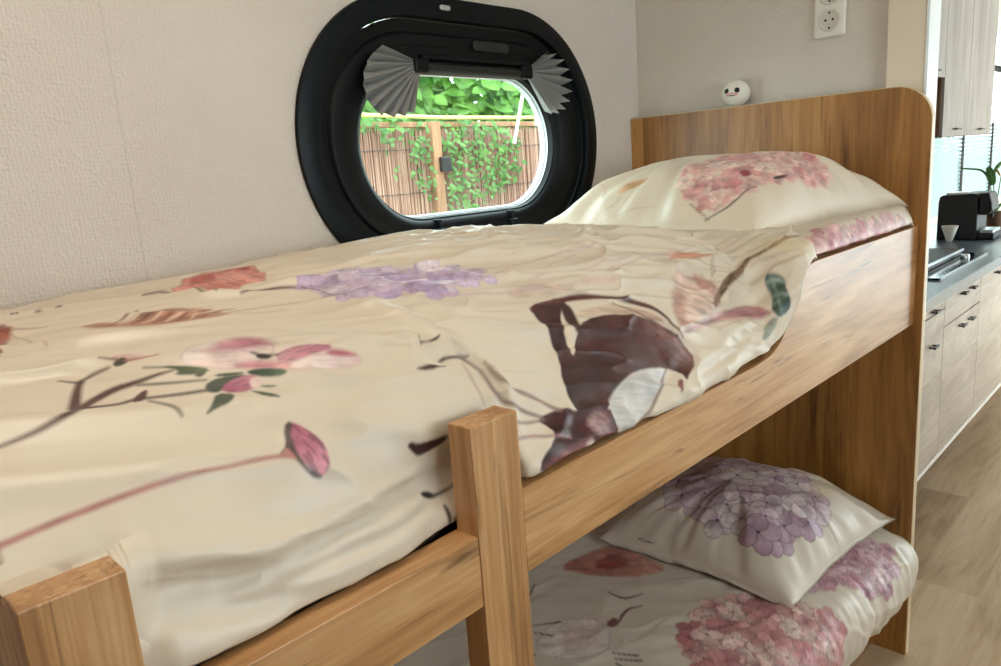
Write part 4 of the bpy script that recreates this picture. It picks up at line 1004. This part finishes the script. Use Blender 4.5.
def print_lower(c):
    c.poly([(1.3041,0.2626),(1.4105,0.2697),(1.4972,0.2972),(1.4931,0.3882),(1.4859,0.4824),(1.4086,0.4582),(1.3604,0.3941),(1.3261,0.3262)],(182,112,96),veins=0.4,soft=0.005,rim=((150,84,74),0.005),col2=(206,150,132))
    c.poly([(1.3693,0.3175),(1.4691,0.3254),(1.4457,0.3964),(1.3882,0.3821)],(150,76,70),soft=0.006,veins=0.4)
    c.hydrangea([(1.2673,0.6439),(1.3586,0.637),(1.4513,0.6695),(1.5134,0.7436),(1.5513,0.8155),(1.5696,0.8737),(1.5349,0.9276),(1.4641,0.9878),(1.1414,0.7993),(1.208,0.6972)],[(206,150,146),(222,180,170),(190,124,124),(230,204,190)],(132,68,74),110,0.052,31)
    c.hydrangea([(1.6171,0.7813),(1.807,0.7728),(1.9401,0.8162),(1.9623,0.8695),(1.9075,0.9008),(1.8029,0.9182),(1.7406,0.8791),(1.7143,0.8194),(1.6691,0.7997)],[(196,150,160),(212,178,180),(176,124,138)],(116,68,84),60,0.042,32)
    c.poly([(1.0387,0.4142),(1.1296,0.3983),(1.1942,0.4491),(1.1791,0.5226),(1.1041,0.563),(1.0426,0.5111),(1.0147,0.4521)],(214,204,190),rim=((170,130,126),0.004),veins=0.2,col2=(226,212,200))
    c.poly([(1.0606,0.4555),(1.1462,0.4432),(1.1682,0.5101),(1.1004,0.533)],(206,170,164),soft=0.01,alpha=0.5,veins=0.3)
    c.stroke([(1.2959,0.4268),(1.2914,0.4716),(1.3408,0.495)],[0.004,0.008,0.003],(70,36,36))
    c.stroke([(1.3013,0.5207),(1.268,0.4975),(1.1967,0.5195)],[0.003,0.009,0.004],(90,48,46))
    c.poly([(1.1843,0.4985),(1.2267,0.4958),(1.2161,0.5167),(1.182,0.5205)],(120,70,66))
    c.stroke([(1.0798,0.3691),(1.1344,0.4091)],[0.003,0.006],(44,36,36))
    c.stroke([(1.1703,0.2828),(1.2142,0.264)],[0.006,0.003],(80,40,42))
    c.stroke([(1.1158,0.5673),(1.1433,0.6126)],[0.003,0.006],(30,26,30),smooth=0)
    c.stroke([(1.1058,0.5806),(1.1339,0.626)],[0.003,0.006],(30,26,30),smooth=0)
    c.stroke([(1.0951,0.5906),(1.0985,0.623)],[0.003,0.006],(30,26,30),smooth=0)
    c.stroke([(1.0692,0.3904),(1.0818,0.4308)],[0.003,0.006],(30,26,30),smooth=0)
    c.stroke([(1.0083,0.4437),(0.934,0.4258),(0.8654,0.3926)],[0.004,0.005,0.004],(96,60,56))

def print_lo_pillow(c):
    c.hydrangea([(0.5588,0.4978),(0.6134,0.3509),(0.5674,0.2671),(0.4568,0.2647),(0.3341,0.276),(0.2426,0.2998),(0.1987,0.3468),(0.1729,0.4466),(0.173,0.5187),(0.1891,0.5746),(0.2475,0.5963),(0.3137,0.5802),(0.361,0.619),(0.4095,0.6092),(0.476,0.5746)],[(214,192,198),(202,176,188),(230,216,212),(184,150,166),(220,204,204)],(84,50,68),55,0.074,41)
    c.poly([(0.5507,0.5018),(0.5801,0.3851),(0.4936,0.3854),(0.3936,0.4739),(0.3695,0.5484),(0.4247,0.5813),(0.477,0.5663)],(110,60,84),soft=0.03,alpha=0.35)
    c.poly([(0.2433,0.3274),(0.2389,0.1645),(0.2093,0.1505),(0.1961,0.3164)],(206,190,140),soft=0.02,alpha=0.5)
    c.stroke([(0.6709,0.6902),(0.6709,0.6902),(0.6709,0.6902)],[0.003,0.004,0.002],(120,90,84))
    c.stroke([(0.5549,0.7081),(0.5071,0.7028)],[0.003,0.002],(40,34,34),smooth=0)



def cloth_obj(name, P, S, T, painter, parent=None, base=BASE, seed=0, smooth=True):
    nx, nt = S.shape
    F = grid_faces(nx, nt)
    V = P.reshape(-1, 3)
    k = (nx//2)*nt+nt//3; a, b_, c = V[k], V[k+nt], V[k+1]
    if np.cross(b_-a, c-a)[2] < 0: F = F[:, ::-1]
    o = np_mesh(name, V, F, M['fabric'], parent)
    cl = Cloth(S, T, base, seed); painter(cl); cl.store(o.data)
    return o

P, S, T = duvet_surface()
o = cloth_obj('duvet', P, S, T, print_duvet, seed=1)
tag(o, 'cream floral duvet spread over the upper bunk, printed with a dark brown lily', 'duvet')
P, S, T = upper_sheet_surface()
# a closed mattress body: sheet surface on top, box underneath
o = cloth_obj('mattress', P, S, T, print_sheet, seed=2)
tag(o, 'upper bunk mattress end in pink floral sheet showing beneath the pillow', 'mattress')
P, S, T = lower_surface()
o = cloth_obj('duvet', P, S, T, print_lower, seed=3, base=(206, 194, 176))
tag(o, 'floral duvet on the lower bunk hanging over the front edge', 'duvet')
def pillow_obj(name, surf, painter, base, seed, label):
    top, bot, S, T = surf
    nu, nv = S.shape; n = nu*nv
    V = np.vstack([top.reshape(-1, 3), bot.reshape(-1, 3)])
    F = grid_faces(nu, nv); 
    a, b_, c = V[(nu//2)*nv+nv//2], V[(nu//2+1)*nv+nv//2], V[(nu//2)*nv+nv//2+1]
    if np.cross(b_-a, c-a)[2] < 0: F = F[:, ::-1]
    B = F[:, ::-1]+n
    idx = lambda i, j: i*nv+j
    ring = [idx(i, 0) for i in range(nu)]+[idx(nu-1, j) for j in range(1, nv)]+[idx(i, nv-1) for i in range(nu-2, -1, -1)]+[idx(0, j) for j in range(nv-2, 0, -1)]
    W = np.array([[ring[k], ring[(k+1) % len(ring)], ring[(k+1) % len(ring)]+n, ring[k]+n] for k in range(len(ring))])
    me_o = np_mesh(name, V, np.vstack([F, B, W]), M['fabric'])
    S2 = np.vstack([S, S+5]); T2 = np.vstack([T, T])
    cl = Cloth(S2, T2, base, seed); painter(cl); cl.store(me_o.data)
    return tag(me_o, label, 'pillow')
pillow_obj('pillow', upper_pillow(), print_up_pillow, (222, 208, 186), 5, 'cream pillow with a pink hydrangea print on the upper bunk')
pillow_obj('pillow', lower_pillow(), print_lo_pillow, (214, 202, 184), 6, 'cream pillow with a mauve hydrangea print on the lower bunk')

# ------------------------------------------------------------------ small things near the headboard
ball = thing('ball_ornament', 'small white ball with a painted animal face on top of the headboard', 'ornament', (2.095, 1.042, 1.5655))
bm = bmesh.new(); bmesh.ops.create_uvsphere(bm, u_segments=32, v_segments=20, radius=.0385)
for v in bm.verts: v.co = Vector((v.co.x, v.co.y*1.03, v.co.z*.95))
bmesh.ops.translate(bm, verts=bm.verts, vec=(2.095, 1.042, 1.602)); link_bm('body', bm, M['plush'], ball, smooth=True)
def on_ball(dy, dz, r_, mat, name, sx=1.0, sz=1.0, depth=.002):
    # face looks towards the foot and a little to the window
    f = Vector((-math.cos(.12), -math.sin(.12), 0)).normalized(); s = Vector((0, 0, 1)).cross(f); s = -s
    d = (f+s*dy+Vector((0, 0, 1))*dz).normalized(); d2 = Vector((d.x, d.y*1.03, d.z*.95))
    bm = bmesh.new(); bmesh.ops.create_uvsphere(bm, u_segments=14, v_segments=8, radius=r_)
    q = d.to_track_quat('Z', 'Y').to_matrix()
    for v in bm.verts: v.co = q @ Vector((v.co.x*sx, v.co.y*sz, v.co.z*.4))
    bmesh.ops.translate(bm, verts=bm.verts, vec=Vector((2.095, 1.042, 1.602))+d2*.0385)
    return link_bm(name, bm, mat, ball, smooth=True)
for dy in (-.42, .42): on_ball(dy, .18, .0075, M['hole'], 'eye')
for dy in (-.3, .3): on_ball(dy, -.1, .006, M['blush'], 'cheek')
on_ball(0, -.05, .004, M['blush'], 'nose', 1.4, .8)
on_ball(-.09, -.22, .003, M['hole'], 'mouth', 1.6, .5); on_ball(.09, -.22, .003, M['hole'], 'mouth', 1.6, .5)


sock = thing('wall_socket', 'white double wall socket above the headboard', 'socket', (XE, .79, 1.715))
def sock_plate():
    bm = bmesh.new(); box(bm, XE-.011, XE-.0003, .752, .834, 1.715, 1.865, .006, 3); return bm
link_bm('plate', sock_plate(), M['white_plastic'], sock)
for zc in (1.757, 1.823):
    bm = bmesh.new(); n = 28
    rings = []
    for r_, dx in ((.0285, -.0115), (.0265, -.0135), (.0235, -.0135), (.0215, -.0118), (.0205, -.0112), (.0, -.0112)):
        rings.append([bm.verts.new((XE+dx, .793+r_*math.cos(2*math.pi*k/n), zc+r_*math.sin(2*math.pi*k/n))) for k in range(n)] if r_ > 0 else [bm.verts.new((XE+dx, .793, zc))])
    for A, B in zip(rings, rings[1:]):
        for k in range(n):
            if len(B) == 1: bm.faces.new((A[k], A[(k+1) % n], B[0]))
            else: bm.faces.new((A[k], A[(k+1) % n], B[(k+1) % n], B[k]))
    ow = link_bm('outlet', bm, simple('outlet_well', srgb(206, 200, 186), rough=.35), sock, smooth=True, auto=30)
    for dy, dz, w in ((-.0095, .001, .0032), (.0095, .001, .0032), (0, -.019, .0028), (0, .019, .0028)):
        bm = bmesh.new(); 
        pts = [(.793+dy+w*math.cos(2*math.pi*k/12), zc+dz+w*math.sin(2*math.pi*k/12)) for k in range(12)]
        prism(bm, pts, 'x', XE-.0122, XE-.0110); link_bm('pin_hole', bm, M['hole'], ow)

# ------------------------------------------------------------------ kitchen
KY = .72
def handle(parent, x, z, y, w=.055):
    bm = bmesh.new(); box(bm, x-w/2, x+w/2, y-.022, y-.014, z-.005, z+.005, .002)
    for s in (-1, 1): box(bm, x+s*(w/2-.006)-.003, x+s*(w/2-.006)+.003, y-.015, y, z-.003, z+.003)
    return link_bm('handle', bm, M['handle'], parent)
def base_unit(x0, x1, label, drawer, hx, dual):
    t = thing('base_cabinet', label, 'cabinet', ((x0+x1)/2, 1.05, 0), group='kitchen base cabinets')
    box_obj('body', x0+.001, x1-.001, KY+.019, 1.38, .20, .858, M['walnut'], t)
    g = .002
    if drawer:
        d = box_obj('drawer', x0+g, x1-g, KY, KY+.018, drawer, .852, M['kitchen'], t, bev=.0015)
        d2 = box_obj('door', x0+g, x1-g, KY, KY+.018, .215, drawer-.005, M['kitchen'], t, bev=.0015)
        for q in dual:
            handle(d, q, .822, KY); handle(d2, q, .690, KY)
    else:
        d = box_obj('door', x0+g, x1-g, KY, KY+.018, .215, .852, M['kitchen'], t, bev=.0015)
        for q in dual: handle(d, q, .817, KY)
    box_obj('trim_strip', x0+.001, x1-.001, KY-.003, KY+.016, .196, .2135, M['plinth'], t)
    box_obj('plinth', x0+.001, x1-.001, .86, .88, 0, .199, M['walnut'], t)
    return t
base_unit(2.235, 3.139, 'pale oak base cabinet nearest the partition, partly hidden behind the headboard', .806, 0, (2.972,))
base_unit(3.139, 3.714, 'pale oak base cabinet below the black hob, with drawer above door', .731, 0, (3.386, 3.533))
base_unit(3.714, 4.40, 'pale oak base cabinet right of the hob, cut off by the picture edge', None, 0, (4.0,))
base_unit(4.40, 5.40, 'pale oak base cabinet under the coffee machine end of the worktop', None, 0, (4.5,))
wt = thing('worktop', 'slate grey kitchen worktop with pale front edge', 'worktop', (3.85, 1.04, .86))
box_obj('slab', 2.225, 5.42, .695, 1.394, .8605, .90, M['counter'], wt, bev=.002)
box_obj('front_edge', 2.225, 5.42, .690, .6945, .8605, .899, M['counter_edge'], wt)
box_obj('upstand', 2.225, 5.42, 1.380, 1.394, .9003, .96, M['counter'], wt)

hobt = thing('hob', 'black glass hob with bright metal edges set in the worktop', 'hob', (3.58, .93, .9005))
box_obj('glass_plate', 3.19, 3.97, .758, 1.14, .9005, .9085, M['hob'], hobt, bev=.001)
box_obj('front_trim', 3.19, 3.97, .751, .758, .9005, .9095, M['alu'], hobt)
gr_ = box_obj('griddle_plate', 3.30, 3.90, .838, 1.06, .9085, .935, M['black_dead'], hobt, bev=.004)
box_obj('bright_edge', 3.30, 3.90, .832, .838, .928, .937, M['alu'], gr_)
box_obj('rear_edge', 3.30, 3.90, .985, .992, .9351, .9372, M['alu'], gr_)
bm = bmesh.new(); lathe(bm, [(0, 0), (.018, 0), (.018, .012), (.014, .018), (0, .019)], (3.78, .80, .9086), 20); link_bm('control_knob', bm, M['alu'], hobt, smooth=True, auto=40)

cm = thing('coffee_machine', 'black capsule coffee machine on the worktop', 'coffee machine', (4.64, .97, .9005))
body = [(1.102, .9010), (1.100, 1.10), (1.094, 1.128), (1.080, 1.136), (.95, 1.1425), (.935, 1.14), (.922, 1.12), (.916, .90)]
body = [(1.102, .9010), (1.100, 1.10), (1.094, 1.128), (1.080, 1.136), (.95, 1.1425), (.925, 1.141), (.918, 1.12), (.912, .9010)]
bm = bmesh.new(); prism(bm, body, 'x', 4.53, 4.75, bev=.008, seg=3); link_bm('body', bm, M['black_dead'], cm)
head = [(.9115, 1.032), (.9115, 1.141), (.885, 1.144), (.868, 1.140), (.855, 1.09), (.852, 1.055), (.868, 1.035), (.885, 1.028)]
bm = bmesh.new(); prism(bm, head, 'x', 4.54, 4.70, bev=.006, seg=2); link_bm('brew_head', bm, M['black_dead'], cm)
bm = bmesh.new(); box(bm, 4.54, 4.72, .838, .9112, .9010, .935, .005); link_bm('drip_base', bm, M['black_dead'], cm)
bm = bmesh.new(); box(bm, 4.545, 4.715, .842, .905, .9355, .952, .003); link_bm('drip_tray', bm, M['alu'], cm)
bm = bmesh.new(); lathe(bm, [(0, 0), (.010, 0), (.007, -.02), (0, -.02)], (4.62, .868, 1.03), 14); link_bm('spout', bm, M['black_dead'], cm)
bm = bmesh.new(); box(bm, 4.60, 4.70, .98, 1.08, 1.1366, 1.1461, .004); link_bm('tank_lid', bm, M['white_plastic'], cm)

bm = bmesh.new(); lathe(bm, [(0, 0), (.012, 0), (.015, .004), (.040, .082), (.0385, .082), (.012, .008), (0, .008)], (4.46, 1.022, .9005), 28)
o = link_bm('cup', bm, M['white_plastic'], None, smooth=True, auto=50); tag(o, 'white cone-shaped cup in front of the black coffee machine', 'cup')

def wall_unit(x0, x1, z0, label, hx, hz):
    t = thing('wall_cabinet', label, 'cabinet', ((x0+x1)/2, 1.22, z0), group='kitchen wall cabinets')
    box_obj('body', x0+.001, x1-.001, 1.069, 1.394, z0+.001, 2.32, M['walnut'], t)
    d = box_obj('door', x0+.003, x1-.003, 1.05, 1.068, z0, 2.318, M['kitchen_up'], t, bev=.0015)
    handle(d, hx, hz, 1.05, .09)
wall_unit(3.55, 4.329, 1.727, 'pale wall cabinet with the raised bottom, beside the partition', 4.13, 1.754)
wall_unit(4.329, 4.818, 1.441, 'tall pale wall cabinet in the middle, its brown side showing', 4.575, 1.478)
wall_unit(4.818, 5.405, 1.439, 'tall pale wall cabinet nearest the far kitchen window', 5.10, 1.472)

pl = thing('potted_plant', 'potted plant with long green leaves and an orange flower', 'plant', (5.1, .955, .9005))
bm = bmesh.new(); lathe(bm, [(0, 0), (.045, 0), (.058, .085), (.058, .10), (.052, .10), (.050, .08), (0, .078)], (5.1, .945, .9005), 28); link_bm('pot', bm, M['pot'], pl, smooth=True, auto=40)
def leaf_blade(base, path, width, mat, name, lobes=6):
    """curved leaf: path points, width; folded along its midrib"""
    P_ = chaikin(np.array(path, float), 2); n = len(P_); bm = bmesh.new(); rows = []
    for i, p in enumerate(P_):
        f = i/(n-1); w = width*math.sin(math.pi*min(1, f*.93+.05))**.7
        d = P_[min(i+1, n-1)]-P_[max(i-1, 0)]; d /= np.linalg.norm(d)+1e-9
        s = np.cross(d, np.array([.35, .2, 1.0])); s /= np.linalg.norm(s)+1e-9
        nn = np.cross(s, d)
        rows.append([bm.verts.new(tuple(p+s*w*k+nn*abs(k)*w*.35+nn*o_)) for o_ in (0, -.0012) for k in (-.5, -.25, 0, .25, .5)])
    for A, B in zip(rows, rows[1:]):
        for k in range(4):
            bm.faces.new((A[k], A[k+1], B[k+1], B[k])); bm.faces.new((A[5+k+1], A[5+k], B[5+k], B[5+k+1]))
        bm.faces.new((A[0], B[0], B[5], A[5])); bm.faces.new((A[4], A[9], B[9], B[4]))
    return link_bm(name, bm, mat, pl, smooth=True)
def stem(pts, r_):
    bm = bmesh.new(); tube(bm, chaikin(np.array(pts, float), 2).tolist(), r_, 6); return link_bm('stem', bm, M['leaf_in'], pl, smooth=True)
b0 = (5.1, .945, .98)
stem([b0, (5.1, .965, 1.10), (5.1, .985, 1.185)], .003)
leaf_blade(b0, [(5.1, .985, 1.185), (5.1, 1.02, 1.235), (5.09, 1.07, 1.245), (5.08, 1.135, 1.253)], .03, M['leaf_in'], 'leaf')
stem([b0, (5.1, .955, 1.08), (5.1, .96, 1.16)], .003)
leaf_blade(b0, [(5.1, .965, 1.15), (5.1, .975, 1.19), (5.1, .985, 1.225), (5.1, .995, 1.255)], .05, M['leaf_in'], 'leaf')
stem([b0, (5.1, .935, 1.1), (5.1, .925, 1.20)], .003)
leaf_blade(b0, [(5.1, .96, 1.215), (5.1, .945, 1.25), (5.1, .92, 1.28), (5.1, .87, 1.30)], .035, M['leaf_in'], 'leaf')
leaf_blade(b0, [(5.1, .93, 1.2), (5.1, .945, 1.225), (5.1, .955, 1.245)], .016, M['petal'], 'flower')
leaf_blade(b0, [(5.1, .925, 1.195), (5.1, .90, 1.23), (5.1, .885, 1.26)], .016, M['petal'], 'flower')
leaf_blade(b0, [b0, (5.1, .925, 1.03), (5.1, .885, 1.06), (5.1, .84, 1.07)], .03, M['leaf_in'], 'leaf')
leaf_blade(b0, [b0, (5.06, .955, 1.02), (5.04, .93, 1.06)], .03, M['leaf_in'], 'leaf')

# kitchen window with bottom-up blinds
w2 = thing('window_2', 'bright kitchen window beyond the wall cabinets', 'window', ((KW[0]+KW[1])/2, YW, KW[2])); w2['kind'] = 'structure'
bm = bmesh.new()
for a, b_, c, d in ((KW[0], KW[1], KW[2], KW[2]+.04), (KW[0], KW[1], KW[3]-.04, KW[3]), (KW[0], KW[0]+.04, KW[2]+.04, KW[3]-.04), (KW[1]-.04, KW[1], KW[2]+.04, KW[3]-.04), (6.86, 6.92, KW[2]+.04, KW[3]-.04)):
    box(bm, a, b_, YW+.01, YW+.06, c, d, .003)
link_bm('window_frame', bm, M['edge_white'], w2)
bm = bmesh.new(); box(bm, 6.92, KW[1]-.04, YW-.004, YW+.03, 1.93, 1.975, .004); link_bm('transom_bar', bm, M['black_soft'], w2)
bm = bmesh.new(); box(bm, KW[0]+.04, KW[1]-.04, YW+.034, YW+.038, KW[2]+.04, KW[3]-.04); link_bm('glass_pane', bm, M['glass'], w2)
for k, (a, b_, lab) in enumerate(((5.47, 6.225, 'white slatted blind in the kitchen window, just right of the headboard'), (6.24, 7.125, 'white slatted blind in the kitchen window, behind the plant leaf tip'), (7.14, 8.28, 'white slatted blind in the kitchen window, at the picture edge'))):
    t = thing('slatted_blind', lab, 'blind', ((a+b_)/2, YW-.02, .93), group='kitchen window blinds')
    bm = bmesh.new(); z = .935
    while z < 1.50:
        q = [(YW-.032, z), (YW-.0305, z+.0008), (YW-.010, z+.0255), (YW-.0115, z+.0247)]
        prism(bm, q, 'x', a, b_); z += .028
    link_bm('slats', bm, M['slat'], t)
    bm = bmesh.new(); box(bm, a, b_, YW-.032, YW-.010, 1.515, 1.53, .003); link_bm('top_rail', bm, M['blind'], t)
    bm = bmesh.new(); box(bm, b_-.075, b_-.010, YW-.036, YW-.033, .935, 1.53); link_bm('ladder_tape', bm, M['black_soft'], t)

# ------------------------------------------------------------------ garden beyond the porthole
o = box_obj('ground', -6, 22, YW+.3, 14, -.65, -.6, M['ground']); struct(o, 'garden ground', 'ground')
FY = 4.0
fence = thing('reed_fence', 'reed screen garden fence seen through the porthole', 'fence', (3.6, FY, -.6))
def reed_panel(x0, x1):
    n = int((x1-x0)/.011); verts = []; faces = []
    rng = random.Random(int(x0*100)); m = 6
    for i in range(n):
        cx = x0+(i+.5)*.011; r_ = .0052*(.75+.5*rng.random()); zt = 1.73+.05*rng.random(); lean = .012*(rng.random()-.5); yy = FY+.012*(rng.random()-.5)
        b0_ = len(verts)
        for zz, dx in ((-.6, 0), (zt, lean)):
            for k in range(m): verts.append((cx+dx+r_*math.cos(2*math.pi*k/m), yy+r_*math.sin(2*math.pi*k/m), zz))
        for k in range(m): faces.append([b0_+k, b0_+(k+1) % m, b0_+m+(k+1) % m, b0_+m+k])
        faces.append([b0_+m+k for k in range(m)])
    return np_mesh('reed_panel', verts, faces, M['reed'], fence, smooth=True)
reed_panel(.9, 3.48); reed_panel(3.56, 6.4)
box_obj('backing_mat', .9, 6.4, FY+.012, FY+.02, -.6, 1.74, M['reed'], fence)
box_obj('post', 3.475, 3.555, FY-.06, FY+.03, -.6, 1.80, M['post_wood'], fence, bev=.004)
box_obj('top_rail', .9, 6.4, FY-.015, FY+.03, 1.765, 1.80, M['post_wood'], fence, bev=.004)
bm = bmesh.new()
for zz in (1.62, 1.33, 1.05, .75): tube(bm, [(.9, FY-.012, zz), (6.4, FY-.012, zz)], .0022, 5)
link_bm('wire', bm, M['grey_bar'], fence)
bm = bmesh.new(); box(bm, 3.51, 3.60, FY-.10, FY-.061, 1.46, 1.56, .008); link_bm('lock_box', bm, M['grey_bar'], fence)
bm = bmesh.new(); tube(bm, [(2.3, 3.7, 1.825), (3.4, 3.7, 1.80), (4.95, 3.7, 1.80)], .012, 10)
pole = tag(link_bm('bamboo_pole', bm, M['bamboo'], None, True, 50), 'yellow bamboo pole running level above the reed fence, pale sticks tied to it', 'pole')
for a, b_ in (((3.98, 3.65, 1.62), (4.18, 3.70, 2.02)), ((4.23, 3.65, 1.74), (4.30, 3.70, 1.90))):
    bm = bmesh.new(); tube(bm, [a, b_], .012, 8); link_bm('tied_stick', bm, M['pole_white'], pole, True, 50)

for xx in (2.34, 4.9):
    bm = bmesh.new(); tube(bm, [(xx, 3.725, -.6), (xx, 3.725, 1.86)], .016, 8); link_bm('stake', bm, M['bamboo'], pole, True, 50)

def leaf_cloud(name, n, sampler, size, mat, seed):
    rng = random.Random(seed); verts = []; faces = []
    for i in range(n):
        p, nrm = sampler(rng); p = Vector(p); nrm = (Vector(nrm)+Vector((rng.uniform(-.7, .7), rng.uniform(-.7, .7), rng.uniform(-.5, .7)))).normalized()
        a = Vector((rng.uniform(-1, 1), rng.uniform(-.3, .3), rng.uniform(-1, .3))); a = (a-nrm*a.dot(nrm)).normalized(); b_ = nrm.cross(a)
        s = size*rng.uniform(.6, 1.3); k = len(verts)
        for fx, fy, fz in ((0, 0, 0), (.35, .34, .06), (.75, .26, .02), (1.1, 0, -.08), (.75, -.26, .02), (.35, -.34, .06), (.5, 0, -.02)):
            verts.append(tuple(p+a*fx*s+b_*fy*s+nrm*fz*s))
        faces += [[k, k+1, k+6], [k+1, k+2, k+6], [k+2, k+3, k+6], [k+3, k+4, k+6], [k+4, k+5, k+6], [k+5, k, k+6]]
    return np_mesh(name, verts, faces, mat, None, smooth=True)
def ivy_s(rng):
    while True:
        x = rng.uniform(2.0, 5.6); z = rng.uniform(.7, 1.85)
        d = vnoise(np.array([x*2.2]), np.array([z*2.6]), 4)[0]+.15*vnoise(np.array([x*9.]), np.array([z*9.]), 5)[0]
        thr = (.53 if x > 3.6 else .58)-.16*(vnoise(np.array([x*14.]), np.array([z*14.]), 6)[0]-.3)
        if abs(x-3.515) < .06 : continue
        if d > thr: return (x, FY-.03-rng.random()*.05, z), (-.2, -1, .3)
tag(leaf_cloud('ivy', 2600, ivy_s, .042, M['ivy'], 3), 'green ivy climbing over the reed fence', 'ivy', kind='stuff')
def hedge_s(rng):
    x = rng.uniform(1.4, 7.2); z = 1.55+.95*rng.random()**1.1
    yb = 4.25+.35*vnoise(np.array([x*1.7]), np.array([z*1.9]), 8)[0]
    return (x, yb+.5*rng.random()**2, z), (-.2, -1, .5)
tag(leaf_cloud('hedge', 5200, hedge_s, .13, M['hedge'], 5), 'bright green leafy hedge rising behind the reed fence', 'hedge', kind='stuff')
def hedge2_s(rng):
    x = rng.uniform(9, 24); z = rng.uniform(-.5, 2.6)
    return (x, 5.5+.8*rng.random(), z), (-.3, -1, .4)
tag(leaf_cloud('hedge', 2600, hedge2_s, .3, M['hedge'], 6), 'green garden hedge outside the kitchen window', 'hedge', kind='stuff')

# ------------------------------------------------------------------ light
w = bpy.data.worlds.new('sky'); SC.world = w; w.use_nodes = True
bg = w.node_tree.nodes['Background']; bg.inputs['Color'].default_value = (.80, .95, 1.0, 1); bg.inputs['Strength'].default_value = 13.0
def area(name, loc, target, sx, sy, power, col, portal=False):
    l = bpy.data.lights.new(name, 'AREA'); l.shape = 'RECTANGLE'; l.size = sx; l.size_y = sy; l.energy = power; l.color = col
    o = bpy.data.objects.new(name, l); COL.objects.link(o); o.location = loc
    d = Vector(target)-Vector(loc); o.rotation_euler = d.to_track_quat('-Z', 'Y').to_euler()
    if portal: l.cycles.is_portal = True
    return o
area('porthole_portal', (WCX, 1.475, 1.503), (WCX, 0, 1.503), .68, .36, 1, (1, 1, 1), True)
area('kitchen_portal', (6.88, 1.47, 1.6), (6.88, 0, 1.6), 2.8, 1.3, 1, (1, 1, 1), True)
area('added_fill_right', (1.0, Y0R-.03, 1.6), (1.0, 1, 1.55), 1.36, .78, 6.5, (.94, .97, 1.0))  # added fill light in the unseen opening opposite the bed
area('added_fill_kitchen', (6.85, Y0R-.03, 1.095), (6.85, 1, 1.095), 3.65, 2.05, 21.0, (.95, .98, 1.0))  # added light filling the tall opening, whitens the rail by reflection
LX, LY = .25, .62  # unseen lamp, added for warm light from above
lamp = thing('added_ceiling_lamp', 'round white ceiling lamp out of view, added to light the bunk bed', 'lamp', (LX, LY, ZC))
bm = bmesh.new(); lathe(bm, [(0, 0), (.17, 0), (.17, -.03), (.15, -.045), (0, -.045)], (LX, LY, ZC), 40); link_bm('lamp_shade', bm, M['lamp_body'], lamp, smooth=True, auto=40)
l = bpy.data.lights.new('added_lamp_glow', 'AREA'); l.shape = 'DISK'; l.size = .28; l.energy = 11.5; l.color = (1.0, .86, .70)
lo = bpy.data.objects.new('added_lamp_glow', l); COL.objects.link(lo); lo.location = (LX, LY, ZC-.05)
